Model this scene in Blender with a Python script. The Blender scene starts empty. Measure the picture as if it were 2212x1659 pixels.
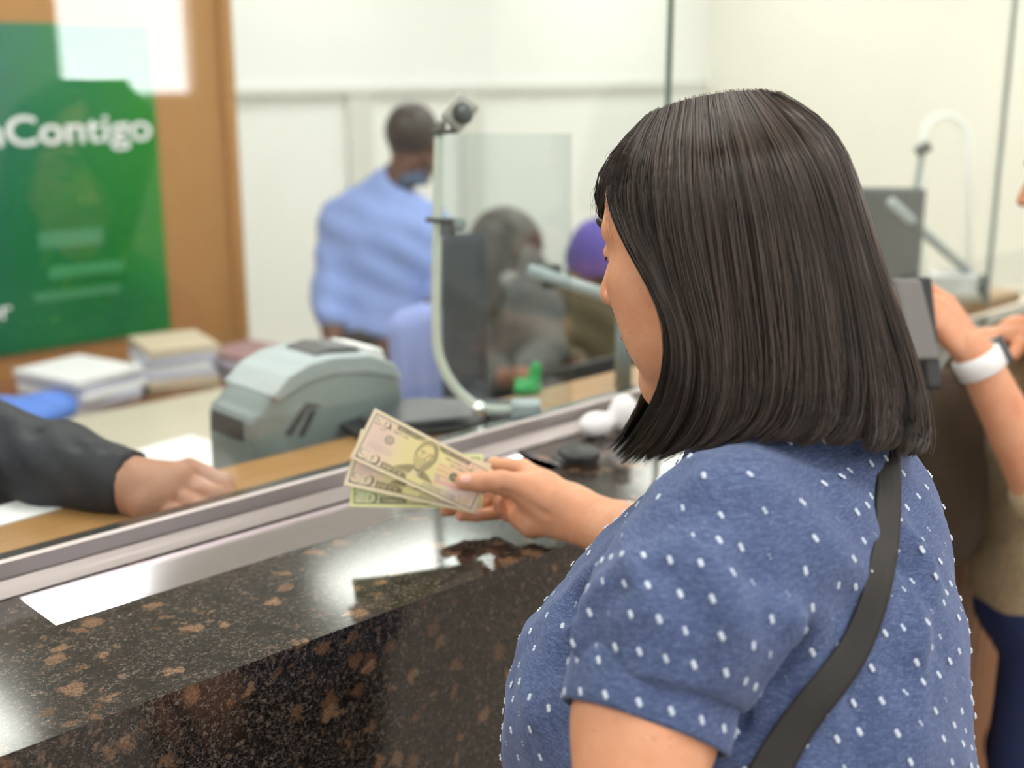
import bpy, bmesh, math, random
import numpy as np
from mathutils import Vector, Matrix
from mathutils.bvhtree import BVHTree

# ------------------------------------------------------------------ camera
scn = bpy.context.scene
FPX, IW, IH = 2670.0, 2212.0, 1659.0
PITCH, AZ = math.radians(14.5), math.radians(46.3)
CAM = np.array([0.0, -1.0, 1.65])
_fh = np.array([math.cos(AZ), math.sin(AZ), 0.0])
RT = np.array([math.sin(AZ), -math.cos(AZ), 0.0])
FW = _fh*math.cos(PITCH) + np.array([0, 0, -math.sin(PITCH)])
UP = np.cross(RT, FW)
cd = bpy.data.cameras.new('camera'); camo = bpy.data.objects.new('camera', cd)
scn.collection.objects.link(camo)
cd.sensor_width = 36.0; cd.lens = 36.0*FPX/IW; cd.clip_start = 0.05; cd.clip_end = 60
mw = Matrix(((RT[0], UP[0], -FW[0], CAM[0]), (RT[1], UP[1], -FW[1], CAM[1]), (RT[2], UP[2], -FW[2], CAM[2]), (0, 0, 0, 1)))
camo.matrix_world = mw
cd.dof.use_dof = True; cd.dof.focus_distance = 1.17
cd.dof.aperture_fstop = (cd.lens/1000.0)/0.0148
cd.dof.aperture_blades = 0
scn.camera = camo
# ------------------------------------------------------------------ light + exposure
scn.view_settings.view_transform = 'Standard'; scn.view_settings.look = 'None'
scn.view_settings.gamma = 1; scn.view_settings.use_curve_mapping = False
scn.view_settings.exposure = 0.50
LAMP = 10.0        # strength of the ceiling diffusers
WINDOW = 6.0      # daylight behind the lobby windows
wd = bpy.data.worlds.new('world'); scn.world = wd; wd.use_nodes = True
wd.node_tree.nodes['Background'].inputs[0].default_value = (0.85, 0.92, 1.0, 1)
wd.node_tree.nodes['Background'].inputs[1].default_value = 1.0

# ------------------------------------------------------------------ helpers
rng = np.random.default_rng(7); random.seed(7)
def P(px, py, d): return CAM + d*(FW + RT*(px-IW/2)/FPX - UP*(py-IH/2)/FPX)
def on_plane(px, py, axis, val):
    r = FW + RT*(px-IW/2)/FPX - UP*(py-IH/2)/FPX
    return CAM + r*(val-CAM[axis])/r[axis]
def to_px(p):
    v = np.asarray(p)-CAM; d = v@FW
    return IW/2+FPX*(v@RT)/d, IH/2-FPX*(v@UP)/d, d
def nrm(v): v = np.asarray(v, float); return v/np.linalg.norm(v)
def srgb(r, g, b):
    f = lambda c: ((c/255+0.055)/1.055)**2.4 if c > 10 else c/255/12.92
    return (f(r), f(g), f(b))

def tag(o, label=None, cat=None, group=None, kind=None):
    if label: o['label'] = label
    if cat: o['category'] = cat
    if group: o['group'] = group
    if kind: o['kind'] = kind
    return o
def thing(name, label, cat, loc=(0, 0, 0), group=None):
    o = bpy.data.objects.new(name, None); scn.collection.objects.link(o); o.location = tuple(loc)
    o.empty_display_size = 0.05
    return tag(o, label, cat, group)
def link(me, name, mat, parent=None, smooth=True):
    o = bpy.data.objects.new(name, me); scn.collection.objects.link(o)
    for m in (mat if isinstance(mat, (list, tuple)) else [mat]): me.materials.append(m)
    if smooth: me.polygons.foreach_set('use_smooth', [True]*len(me.polygons))
    if parent is not None:
        o.parent = parent
        if parent.type == 'EMPTY' and parent.parent is None:
            o.matrix_parent_inverse = Matrix.Translation(parent.location).inverted()
    return o
def mesh(name, V, Fc, mat, parent=None, smooth=True, mi=None):
    me = bpy.data.meshes.new(name)
    V = np.asarray(V, float)
    me.from_pydata(V.tolist() if len(V) else [], [], Fc if isinstance(Fc, list) else Fc.tolist())
    o = link(me, name, mat, parent, smooth)
    if mi is not None: me.polygons.foreach_set('material_index', mi)
    me.update(); return o
def bm_obj(name, bm, mat, parent=None, smooth=False, bev=0, seg=2):
    if bev: bmesh.ops.bevel(bm, geom=list(bm.edges), offset=bev, segments=seg, profile=0.5, affect='EDGES', clamp_overlap=True)
    bmesh.ops.recalc_face_normals(bm, faces=bm.faces)
    me = bpy.data.meshes.new(name); bm.to_mesh(me); bm.free()
    return link(me, name, mat, parent, smooth)
def box_bm(bm, x0, x1, y0, y1, z0, z1):
    r = bmesh.ops.create_cube(bm, size=1.0)
    for v in r['verts']:
        v.co = Vector((x0+(v.co.x+.5)*(x1-x0), y0+(v.co.y+.5)*(y1-y0), z0+(v.co.z+.5)*(z1-z0)))
    return r['verts']
def box(name, x0, x1, y0, y1, z0, z1, mat, parent=None, bev=0, seg=2):
    bm = bmesh.new(); box_bm(bm, x0, x1, y0, y1, z0, z1)
    return bm_obj(name, bm, mat, parent, False, bev, seg)
def obox(name, c, ax, ay, az, hx, hy, hz, mat, parent=None, bev=0, seg=2):
    bm = bmesh.new(); r = bmesh.ops.create_cube(bm, size=2.0)
    ax, ay, az = [np.asarray(a) for a in (ax, ay, az)]
    for v in r['verts']: v.co = Vector(np.asarray(c)+ax*hx*v.co.x+ay*hy*v.co.y+az*hz*v.co.z)
    return bm_obj(name, bm, mat, parent, False, bev, seg)
def tube_geo(pts, rad, n=12, cap=True):
    pts = np.asarray(pts, float); m = len(pts)
    rad = np.broadcast_to(rad, (m,))
    T = np.gradient(pts, axis=0); T /= np.linalg.norm(T, axis=1)[:, None]+1e-12
    a = np.array([0, 0, 1.]) if abs(T[0][2]) < .9 else np.array([1., 0, 0])
    N = np.cross(T[0], a); N /= np.linalg.norm(N); V = []
    for i in range(m):
        N = N-T[i]*(N@T[i]); N /= np.linalg.norm(N); B = np.cross(T[i], N)
        for k in range(n):
            t = 2*math.pi*k/n; V.append(pts[i]+rad[i]*(math.cos(t)*N+math.sin(t)*B))
    Fc = [[i*n+k, i*n+(k+1) % n, (i+1)*n+(k+1) % n, (i+1)*n+k] for i in range(m-1) for k in range(n)]
    if cap: Fc += [list(range(n))[::-1], [(m-1)*n+k for k in range(n)]]
    return V, Fc
def tube(name, pts, rad, mat, parent=None, n=12): 
    V, Fc = tube_geo(pts, rad, n); return mesh(name, V, Fc, mat, parent)
def catmull(pts, n):
    pts = np.asarray(pts, float); m = len(pts)
    p = np.vstack([2*pts[0]-pts[1], pts, 2*pts[-1]-pts[-2]])
    t = np.linspace(0, m-1-1e-9, n); i = t.astype(int); f = (t-i)[:, None]
    a, b, c, d = p[i], p[i+1], p[i+2], p[i+3]
    return .5*((2*b)+(-a+c)*f+(2*a-5*b+4*c-d)*f**2+(-a+3*b-3*c+d)*f**3)
def prism(name, poly, axis_vec, depth, mat, parent=None, bev=0, seg=3):
    bm = bmesh.new(); vs = [bm.verts.new(Vector(p)) for p in poly]
    f = bm.faces.new(vs); r = bmesh.ops.extrude_face_region(bm, geom=[f])
    bmesh.ops.translate(bm, verts=[v for v in r['geom'] if isinstance(v, bmesh.types.BMVert)], vec=Vector(np.asarray(axis_vec)*depth))
    return bm_obj(name, bm, mat, parent, False, bev, seg)
def lathe(name, prof, c, mat, parent=None, n=32, ax=(0, 0, 1)):
    az = nrm(ax); a = np.cross(az, (1, 0, 0)) if abs(az[0]) < .9 else np.cross(az, (0, 1, 0)); a = nrm(a); b = np.cross(az, a)
    V = []; m = len(prof)
    for r, h in prof:
        for k in range(n):
            t = 2*math.pi*k/n; V.append(np.asarray(c)+az*h+r*(math.cos(t)*a+math.sin(t)*b))
    Fc = [[i*n+k, i*n+(k+1) % n, (i+1)*n+(k+1) % n, (i+1)*n+k] for i in range(m-1) for k in range(n)]
    Fc += [list(range(n))[::-1], [(m-1)*n+k for k in range(n)]]
    return mesh(name, V, Fc, mat, parent)

# ---- signed distance modelling + surface nets
def rc(a, b, ra, rb, k=.01): return ('rc', np.asarray(a, float), np.asarray(b, float), ra, rb, k)
def el(c, r, k=.01, M=None): return ('el', np.asarray(c, float), np.asarray(r, float), M, k)
def cut(pr): return ('-',)+pr
def chain(pts, rads, k=.006): return [rc(pts[i], pts[i+1], rads[i], rads[i+1], k) for i in range(len(pts)-1)]
def pbox(pr):
    if pr[0] == '-': return pbox(pr[1:])
    if pr[0] == 'rc': return np.minimum(pr[1]-pr[3], pr[2]-pr[4]), np.maximum(pr[1]+pr[3], pr[2]+pr[4])
    if pr[0] == 'el':
        R_ = pr[2].max() if pr[3] is not None else pr[2]
        return pr[1]-R_, pr[1]+R_
    if pr[0] == 'fn': return np.asarray(pr[2]), np.asarray(pr[3])
def pdist(pr, X):
    if pr[0] == 'rc':
        a, b, ra, rb = pr[1:5]; ba = b-a; h = np.clip(((X-a)@ba)/(ba@ba+1e-12), 0, 1)
        return np.linalg.norm(X-a-h[..., None]*ba, axis=-1)-(ra+(rb-ra)*h)
    if pr[0] == 'el':
        q = X-pr[1]
        if pr[3] is not None: q = q@pr[3]
        k0 = np.linalg.norm(q/pr[2], axis=-1); k1 = np.linalg.norm(q/pr[2]**2, axis=-1)+1e-9
        return k0*(k0-1)/k1
    if pr[0] == 'fn': return pr[1](X)
def sdf_geo(prims, vox):
    adds = [p for p in prims if p[0] != '-']
    lo = np.min([pbox(p)[0] for p in adds], axis=0)-3*vox; hi = np.max([pbox(p)[1] for p in adds], axis=0)+3*vox
    n = np.ceil((hi-lo)/vox).astype(int)+1
    Fd = np.full(n, 0.05, np.float32)
    ax = [lo[i]+vox*np.arange(n[i]) for i in range(3)]
    for p in prims:
        neg = p[0] == '-'; q = p[1:] if neg else p
        l, h = pbox(q); k = q[-1]; m = k+2*vox
        i0 = np.maximum(((l-m-lo)/vox).astype(int), 0); i1 = np.minimum(((h+m-lo)/vox).astype(int)+2, n)
        if np.any(i1 <= i0): continue
        sl = tuple(slice(i0[j], i1[j]) for j in range(3))
        X = np.stack(np.meshgrid(*[ax[j][sl[j]] for j in range(3)], indexing='ij'), -1)
        d = pdist(q, X); f = Fd[sl]
        if neg:
            hh = np.clip(.5-.5*(f+d)/k, 0, 1); Fd[sl] = f*(1-hh)+(-d)*hh+k*hh*(1-hh)
        else:
            hh = np.clip(.5+.5*(f-d)/k, 0, 1); Fd[sl] = f*(1-hh)+d*hh-k*hh*(1-hh)
    S = Fd < 0
    corners = [(a, b, c) for a in (0, 1) for b in (0, 1) for c in (0, 1)]
    cs = sum(S[a:n[0]-1+a, b:n[1]-1+b, c:n[2]-1+c].astype(int) for a, b, c in corners)
    act = (cs > 0) & (cs < 8); idx = -np.ones(act.shape, int); I = np.argwhere(act); idx[act] = np.arange(len(I))
    acc = np.zeros((len(I), 3)); cnt = np.zeros(len(I))
    for a, b, c in corners:
        for j in range(3):
            if (a, b, c)[j]: continue
            o1 = np.array([a, b, c]); o2 = o1.copy(); o2[j] = 1
            f1 = Fd[tuple((I+o1).T)]; f2 = Fd[tuple((I+o2).T)]; m = (f1 < 0) != (f2 < 0)
            t = np.where(m, f1/np.where(m, f1-f2, 1), 0)
            pt = I+o1; pt = pt.astype(float); pt[:, j] += t
            acc[m] += pt[m]; cnt += m
    V = lo+vox*acc/cnt[:, None]; Fc = []
    for j in range(3):
        k_, l_ = (j+1) % 3, (j+2) % 3
        s1 = [slice(None)]*3; s2 = [slice(None)]*3; s1[j] = slice(0, -1); s2[j] = slice(1, None)
        ch = S[tuple(s1)] != S[tuple(s2)]; E = np.argwhere(ch)
        E = E[(E[:, k_] > 0) & (E[:, l_] > 0) & (E[:, k_] < n[k_]-1) & (E[:, l_] < n[l_]-1)]
        ins = S[tuple(s1)][tuple(E.T)]
        q = []
        for dk, dl in ((0, 0), (-1, 0), (-1, -1), (0, -1)):
            e = E.copy(); e[:, k_] += dk; e[:, l_] += dl; q.append(idx[tuple(e.T)])
        q = np.stack(q, 1); q[~ins] = q[~ins][:, ::-1]; Fc.append(q)
    return V, np.vstack(Fc)
def relax(V, Fc, it=2, lam=.5):
    A = np.vstack([Fc[:, [0, 1]], Fc[:, [1, 2]], Fc[:, [2, 3]], Fc[:, [3, 0]]])
    for _ in range(it):
        s = np.zeros_like(V); c = np.zeros(len(V))
        np.add.at(s, A[:, 0], V[A[:, 1]]); np.add.at(s, A[:, 1], V[A[:, 0]])
        np.add.at(c, A[:, 0], 1); np.add.at(c, A[:, 1], 1)
        V = V+lam*(s/np.maximum(c, 1)[:, None]-V)
    return V
def join(geos):
    V = []; Fc = []; o = 0
    for v, f in geos:
        v = np.asarray(v); V.append(v); Fc += [[i+o for i in q] for q in (f.tolist() if isinstance(f, np.ndarray) else f)]; o += len(v)
    return np.vstack(V), Fc
def vnormals(V, Fc):
    n = np.cross(V[Fc[:, 2]]-V[Fc[:, 0]], V[Fc[:, 3]]-V[Fc[:, 1]]); N = np.zeros_like(V)
    for j in range(4): np.add.at(N, Fc[:, j], n)
    return N/(np.linalg.norm(N, axis=1)[:, None]+1e-12)
def sdf(name, prims, vox, mat, parent=None, it=1):
    V, Fc = sdf_geo(prims, vox); return mesh(name, relax(V, Fc, it), Fc, mat, parent)
def rot_basis(fwd, up=(0, 0, 1)):
    f = nrm(fwd); l = nrm(np.cross(up, f)); u = np.cross(f, l)
    return np.stack([f, l, u], 1)        # columns: forward, left, up

# ------------------------------------------------------------------ materials
class NT:
    def __init__(s, name):
        s.m = bpy.data.materials.new(name); s.m.use_nodes = True; s.t = s.m.node_tree
        s.b = s.t.nodes['Principled BSDF']; s.out = s.t.nodes['Material Output']
    def n(s, typ, **kw):
        nd = s.t.nodes.new(typ)
        for k, v in kw.items():
            if k.startswith('i_'):
                key = k[2:]; key = int(key) if key.isdigit() else key.replace('_', ' ')
                if hasattr(v, 'is_linked') or isinstance(v, bpy.types.NodeSocket): s.t.links.new(v, nd.inputs[key])
                else: nd.inputs[key].default_value = v
            else: setattr(nd, k, v)
        return nd
    def l(s, a, b): s.t.links.new(a, b)
    def math(s, op, a, b=0.0, c=0.0):
        nd = s.t.nodes.new('ShaderNodeMath'); nd.operation = op
        for i, v in enumerate((a, b, c)):
            if isinstance(v, bpy.types.NodeSocket): s.l(v, nd.inputs[i])
            else: nd.inputs[i].default_value = v
        return nd.outputs[0]
    def ramp(s, fac, stops):
        nd = s.t.nodes.new('ShaderNodeValToRGB'); s.l(fac, nd.inputs[0]); cr = nd.color_ramp
        while len(cr.elements) < len(stops): cr.elements.new(.5)
        for e, (p, c) in zip(cr.elements, stops): e.position = p; e.color = (*c, 1)
        return nd.outputs[0]
    def mix(s, f, a, b, mode='MIX'):
        nd = s.t.nodes.new('ShaderNodeMix'); nd.data_type = 'RGBA'; nd.blend_type = mode
        for i, v in ((0, f), (6, a), (7, b)):
            if isinstance(v, bpy.types.NodeSocket): s.l(v, nd.inputs[i])
            elif i == 0: nd.inputs[0].default_value = v
            else: nd.inputs[i].default_value = (*v, 1)
        return nd.outputs[2]
    def pos(s, scale=(1, 1, 1), rot=(0, 0, 0)):
        g = s.n('ShaderNodeNewGeometry'); m = s.n('ShaderNodeMapping'); s.l(g.outputs['Position'], m.inputs[0])
        m.inputs['Scale'].default_value = scale; m.inputs['Rotation'].default_value = rot
        return m.outputs[0]
    def noise(s, vec, scale, detail=3, rough=.5, dist=0):
        nd = s.n('ShaderNodeTexNoise'); s.l(vec, nd.inputs['Vector']); nd.inputs['Scale'].default_value = scale
        nd.inputs['Detail'].default_value = detail; nd.inputs['Roughness'].default_value = rough; nd.inputs['Distortion'].default_value = dist
        return nd.outputs[0]
    def bump(s, h, st=.2, dist=.001):
        nd = s.n('ShaderNodeBump'); s.l(h, nd.inputs['Height']); nd.inputs['Strength'].default_value = st; nd.inputs['Distance'].default_value = dist
        s.l(nd.outputs[0], s.b.inputs['Normal'])
    def col(s, c): s.l(c, s.b.inputs['Base Color'])
    def set(s, **kw):
        for k, v in kw.items(): s.b.inputs[k.replace('_', ' ')].default_value = v
        return s
def plain(name, c, rough=.5, metal=0, noise=.06, scale=30, bump=.05, **kw):
    t = NT(name); p = t.pos(); f = t.noise(p, scale)
    t.col(t.mix(f, tuple(x*(1-noise) for x in c), tuple(min(1, x*(1+noise)) for x in c)))
    t.set(Roughness=rough, Metallic=metal, **kw)
    if bump: t.bump(t.noise(p, scale*6), bump, .001)
    return t.m
def emis(name, c, st):
    t = NT(name); t.col(t.mix(t.noise(t.pos(), 2), c, c)); t.b.inputs['Emission Color'].default_value = (*c, 1); t.b.inputs['Emission Strength'].default_value = st
    return t.m

def granite():
    t = NT('speckled_brown_granite'); p = t.pos()
    nz = t.n('ShaderNodeTexNoise'); t.l(p, nz.inputs['Vector']); nz.inputs['Scale'].default_value = 55; nz.inputs['Detail'].default_value = 5
    add = t.n('ShaderNodeVectorMath', operation='MULTIPLY_ADD'); t.l(nz.outputs['Color'], add.inputs[0]); add.inputs[1].default_value = (.030,)*3; t.l(p, add.inputs[2])
    pv = add.outputs[0]
    def blobs(sc, lo, hi, dens):
        v = t.n('ShaderNodeTexVoronoi'); t.l(pv, v.inputs['Vector']); v.inputs['Scale'].default_value = sc
        d = v.outputs['Distance']; c = t.n('ShaderNodeSeparateColor'); t.l(v.outputs['Color'], c.inputs[0])
        size = t.math('MULTIPLY', c.outputs[1], hi-lo); size = t.math('ADD', size, lo)
        size = t.math('ADD', size, t.math('MULTIPLY', t.math('SUBTRACT', t.noise(p, 170, 5, .7), .5), .36))
        m = t.math('SMOOTH_MIN', t.math('MULTIPLY', t.math('SUBTRACT', size, d), 7), 1.0, .2)
        m = t.math('MAXIMUM', m, 0.0)
        pres = t.math('LESS_THAN', c.outputs[0], dens)
        return t.math('MULTIPLY', m, pres), c.outputs[2]
    b1, r1 = blobs(32, .24, .52, .58)
    b2, r2 = blobs(80, .2, .46, .36)
    fine = t.noise(p, 520, 3, .7); fine2 = t.noise(p, 210, 4, .75, .8); mid = t.noise(p, 34, 3, .6)
    base = t.ramp(fine2, [(.38, (.0030, .0028, .0030)), (.48, (.012, .010, .010)), (.56, (.050, .041, .036)), (.68, (.17, .148, .128))])
    base = t.mix(t.ramp(fine, [(.55, (0, 0, 0)), (.68, (1, 1, 1))]), base, (.085, .073, .065))
    base = t.mix(t.ramp(mid, [(.30, (.8, .8, .8)), (.50, (0, 0, 0))]), base, (.004, .0035, .0035))
    gr = t.ramp(t.noise(p, 380, 4, .75), [(.38, (0, 0, 0)), (.62, (1, 1, 1))])
    c1 = t.mix(r1, (.11, .055, .030), (.33, .20, .12)); c1 = t.mix(t.math('MULTIPLY', gr, .75), c1, (.030, .020, .015))
    c2 = t.mix(r2, (.11, .060, .038), (.22, .16, .115)); c2 = t.mix(t.math('MULTIPLY', gr, .75), c2, (.012, .009, .008))
    c = t.mix(t.math('MULTIPLY', b2, .8), base, c2); c = t.mix(t.math('MULTIPLY', b1, .9), c, c1)
    t.col(c); t.set(Roughness=.12, Specular_IOR_Level=.62); t.bump(fine2, .03, .0004)
    return t.m
def wood(name, c1, c2, scale=(2, 2, 30), rough=.4, bands=14):
    t = NT(name); p = t.pos(scale)
    f = t.noise(p, 2.2, 6, .6, .8); g = t.noise(p, bands, 4, .6)
    t.col(t.mix(t.math('MULTIPLY_ADD', g, .5, t.math('MULTIPLY', f, .5)), c1, c2)); t.set(Roughness=rough); t.bump(g, .06, .0006)
    return t.m
def chambray():
    t = NT('blue_chambray'); a = math.radians(32)
    p1 = t.pos((1000, 1000, 130), (a, 0, .6)); p2 = t.pos((130, 130, 1000), (a, .2, .6))
    n1 = t.noise(p1, 1, 2, .6); n2 = t.noise(p2, 1, 2, .6); big = t.noise(t.pos(), 9, 3)
    w = t.math('ADD', t.math('MULTIPLY', n1, .5), t.math('MULTIPLY', n2, .5))
    c = t.ramp(w, [(.34, (.030, .048, .105)), (.50, (.066, .096, .205)), (.66, (.155, .20, .34))])
    c = t.mix(t.math('MULTIPLY', big, .30), c, (.060, .080, .165)); t.col(c)
    t.set(Roughness=.85, Sheen_Weight=.25, Specular_IOR_Level=.2); t.b.inputs['Sheen Tint'].default_value = (.6, .7, 1, 1)
    t.bump(w, .45, .0006); return t.m
def skin(name, c, c2=None, freckle=.5):
    t = NT(name); p = t.pos(); c2 = c2 or tuple(x*k for x, k in zip(c, (.93, .78, .70)))
    base = t.mix(t.ramp(t.noise(p, 28, 4, .6), [(.35, (0, 0, 0)), (.7, (1, 1, 1))]), c, c2)
    if freckle:
        fr = t.ramp(t.noise(p, 230, 2, .5), [(.66, (0, 0, 0)), (.74, (1, 1, 1))])
        base = t.mix(t.math('MULTIPLY', fr, freckle), base, tuple(x*k for x, k in zip(c, (.62, .42, .34))))
    t.col(base); t.set(Roughness=.48, Specular_IOR_Level=.35, Subsurface_Weight=.18, Subsurface_Scale=.006)
    t.b.inputs['Subsurface Radius'].default_value = (1, .35, .18)
    t.bump(t.noise(p, 420, 3, .6), .12, .0006); return t.m
def vcol(name, attr, rough=.5, spec=.4, **kw):
    t = NT(name); a = t.n('ShaderNodeAttribute'); a.attribute_name = attr
    t.col(a.outputs['Color']); t.set(Roughness=rough, Specular_IOR_Level=spec, **kw); return t.m
def glass(name, tint=(.95, .98, .965), gain=1.0):
    t = NT(name); tr = t.n('ShaderNodeBsdfTransparent'); gl = t.n('ShaderNodeBsdfGlossy'); gl.inputs['Roughness'].default_value = 0.0
    dirt = t.noise(t.pos(), 6, 4); tr.inputs[0].default_value = (*tint, 1)
    t.l(t.mix(dirt, (.95, .97, .97), (1, 1, 1)), gl.inputs[0])
    lw = t.n('ShaderNodeLayerWeight'); lw.inputs[0].default_value = .5
    f = t.math('POWER', lw.outputs['Facing'], 5.0); f = t.math('MULTIPLY_ADD', f, .94, .045*gain)
    mx = t.n('ShaderNodeMixShader'); t.l(f, mx.inputs[0]); t.l(tr.outputs[0], mx.inputs[1]); t.l(gl.outputs[0], mx.inputs[2])
    t.l(mx.outputs[0], t.out.inputs[0]); return t.m
def brushed(name, c, rough=.28, rot=(0, 0, 0)):
    t = NT(name); p = t.pos((3, 300, 300), rot); f = t.noise(p, 1.5, 3, .6)
    t.col(t.mix(f, tuple(x*.9 for x in c), c)); t.set(Metallic=1.0, Roughness=rough, Anisotropic=.4); t.bump(f, .05, .0003); return t.m

M_GRAN = granite(); M_STEEL = brushed('brushed_steel', (.50, .46, .455), .38); M_TRAY = brushed('polished_steel', (.90, .86, .94), .12)
M_WOOD = wood('golden_oak_laminate', (.27, .125, .035), (.44, .25, .095), (1.6, 30, 30), .32)
M_PANEL = wood('honey_wood_panel', (.34, .15, .035), (.50, .25, .075), (26, 26, 1.5), .45)
M_SLAT = wood('brown_wood_slats', (.30, .13, .055), (.44, .21, .10), (30, 30, 1.5), .5)
M_WALL = plain('white_wall_paint', (.78, .80, .79), .7, noise=.02, scale=3)
M_CREAM = plain('cream_wall_paint', (.78, .77, .69), .7, noise=.02, scale=3)
M_TRIM = plain('pale_grey_trim', (.62, .63, .60), .5, noise=.02)
M_FLOOR = plain('beige_floor_tile', (.36, .31, .26), .6, noise=.2, scale=5)
M_CEIL = plain('white_ceiling_tile', (.75, .75, .73), .9, noise=.04, scale=14)
M_BLACK = plain('black_plastic', (.018, .019, .022), .4)
M_DGREY = plain('dark_grey_plastic', (.06, .065, .075), .35)
M_GREY = plain('light_grey_plastic', (.21, .25, .26), .42)
M_GREYL = plain('pale_grey_plastic', (.36, .42, .45), .4)
M_PAPER = plain('white_paper', (.80, .80, .82), .8)
M_BEIGE = plain('beige_laminate', (.47, .43, .35), .5)
M_CHROME = plain('chrome', (.80, .82, .80), .12, metal=1, noise=.02)
M_GLASS = glass('clear_glass', gain=.95); M_ACRYL = glass('clear_acrylic', (.90, .93, .93))
M_GEDGE = plain('green_glass_edge', (.22, .30, .26), .1)
M_RIM = plain('polished_acrylic_edge', (.62, .68, .62), .15, noise=.03)

# ------------------------------------------------------------------ room
def struct(o): o['kind'] = 'structure'; return o
struct(box('floor', -3.2, 7.2, -6, 4.6, -.1, 0, M_FLOOR))
struct(box('ceiling', -3.2, 7.2, -6, 4.6, 3.0, 3.1, M_CEIL))
struct(box('wall_back', -3.2, 7.2, 4.4, 4.6, 0, 3.0, M_WALL))
struct(box('wall_left', -3.2, -3.0, -6, 4.4, 0, 3.0, M_WALL))
struct(box('wall_right', 7.0, 7.2, -6, 4.4, 0, 3.0, M_CREAM))
# lobby wall with a window band
bm = bmesh.new()
for a in ((-3.0, 7.0, 0, 1.42), (-3.0, 7.0, 2.3, 3.0), (-3.0, -1.2, 1.42, 2.3), (-.1, 3.35, 1.42, 2.3), (4.35, 7.0, 1.42, 2.3)):
    box_bm(bm, a[0], a[1], -6, -5.8, a[2], a[3])
struct(bm_obj('wall_front', bm, plain('taupe_wall_paint', (.40, .375, .35), .7, noise=.03, scale=3)))
for i, (a, b) in enumerate(((-1.2, -.1), (3.35, 4.35))):
    bm = bmesh.new()
    for q in ((a, a+.05, 1.42, 2.3), (b-.05, b, 1.42, 2.3), (a+.05, b-.05, 1.42, 1.47), (a+.05, b-.05, 2.25, 2.3)):
        box_bm(bm, q[0], q[1], -5.93, -5.83, q[2], q[3])
    struct(bm_obj('window_%d' % (i+1), bm, M_TRIM))
sky = box('daylight_backdrop', -3.0, 7.0, -6.6, -6.55, .3, 3.2, emis('daylight_sky', (.93, .96, 1.0), WINDOW))
sky['kind'] = 'structure'; sky.name = 'trim_1'  # glowing sheet added behind the lobby windows as their daylight
# honey wood panelling standing in front of the back wall, parallel to the counter
pw = struct(box('wall_panelling', -2.9, 2.15, 2.6, 2.66, 0, 2.12, M_PANEL)); pw.name = 'wall_middle'
struct(box('trim_2', 2.15, 2.19, 2.58, 2.68, 0, 2.12, M_PANEL, bev=.004))
# faint pilasters and picture line on the white wall
struct(box('trim_3', 2.9, 7.0, 4.36, 4.4, 1.50, 1.535, M_TRIM))
for k, x in enumerate((3.05, 3.95, 4.75)): struct(box('trim_%d' % (4+k), x, x+.16, 4.37, 4.4, 0, 1.5, M_TRIM))
# ceiling lights
M_LAMP = emis('lit_diffuser', (1.0, .97, .92), LAMP)
names = {(-1, -4): 'above the lobby windows on the left'}
cx = (-1.3, 1.15, 3.62, 5.9); cy = (-4.6, -2.9, -1.2, .5, 2.0, 3.5)
cn = ('leftmost column', 'second column from the left', 'third column from the left', 'rightmost column')
rn = ('nearest the lobby windows', 'over the middle of the lobby', 'over the waiting customers', 'over the teller counter', 'behind the tellers', 'nearest the back wall')
for i, x in enumerate(cx):
    for j, y in enumerate(cy):
        if j == 4: y = 1.7
        t = thing('ceiling_light', 'recessed white ceiling light panel %s, %s' % (rn[j], cn[i]), 'ceiling light', (x, y, 2.97), 'recessed ceiling light panels')
        bm = bmesh.new()
        for q in ((x-.48, x+.48, y-.32, y-.29), (x-.48, x+.48, y+.29, y+.32), (x-.48, x-.45, y-.29, y+.29), (x+.45, x+.48, y-.29, y+.29)): box_bm(bm, *q, 2.96, 3.0)
        bm_obj('frame', bm, M_TRIM, t); box('diffuser', x-.45, x+.45, y-.29, y+.29, 2.975, 2.985, M_LAMP, t)

# ------------------------------------------------------------------ counter
CT = 1.07
ctr = thing('teller_counter', 'long teller counter of polished black and brown speckled granite', 'counter', (1.0, 0, 0))
X0, X1 = -1.6, 2.02; TX0, TX1 = .487, 1.27     # tray opening
bm = bmesh.new()
box_bm(bm, X0, X1, -.004, .215, CT-.035, CT); box_bm(bm, X0, TX0, .215, .315, CT-.035, CT); box_bm(bm, TX1, X1, .215, .315, CT-.035, CT); box_bm(bm, X0, X1, .3175, .396, CT-.035, CT-.0004)
bmesh.ops.remove_doubles(bm, verts=bm.verts, dist=1e-5)
o = bm_obj('countertop', bm, M_GRAN, ctr)
o = box('front_panel', X0, X1, .0, .05, 0, CT-.037, M_GRAN, ctr)
box('edge_joint', X0, X1, .006, .2, CT-.0369, CT-.0352, M_BLACK, ctr)
box('carcass', X0, X1, .06, .55, 0, CT-.15, M_BEIGE, ctr)
o = prism('deal_tray', [(TX0, .2155, CT-.034), (TX0, .3168, CT-.005), (TX0, .3168, CT-.002), (TX0, .26, CT-.0165), (TX0, .235, CT-.0225), (TX0, .2155, CT-.031)], (1, 0, 0), TX1-TX0, M_TRAY, ctr); o['label'] = 'shallow shiny steel cash tray'
bm = bmesh.new()
box_bm(bm, TX0-.003, TX0, .212, .318, CT-.034, CT-.002); box_bm(bm, TX1, TX1+.003, .212, .318, CT-.034, CT-.002); box_bm(bm, TX0, TX1, .212, .215, CT-.034, CT-.002)
bm_obj('tray_wall', bm, M_TRAY, ctr)
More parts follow.
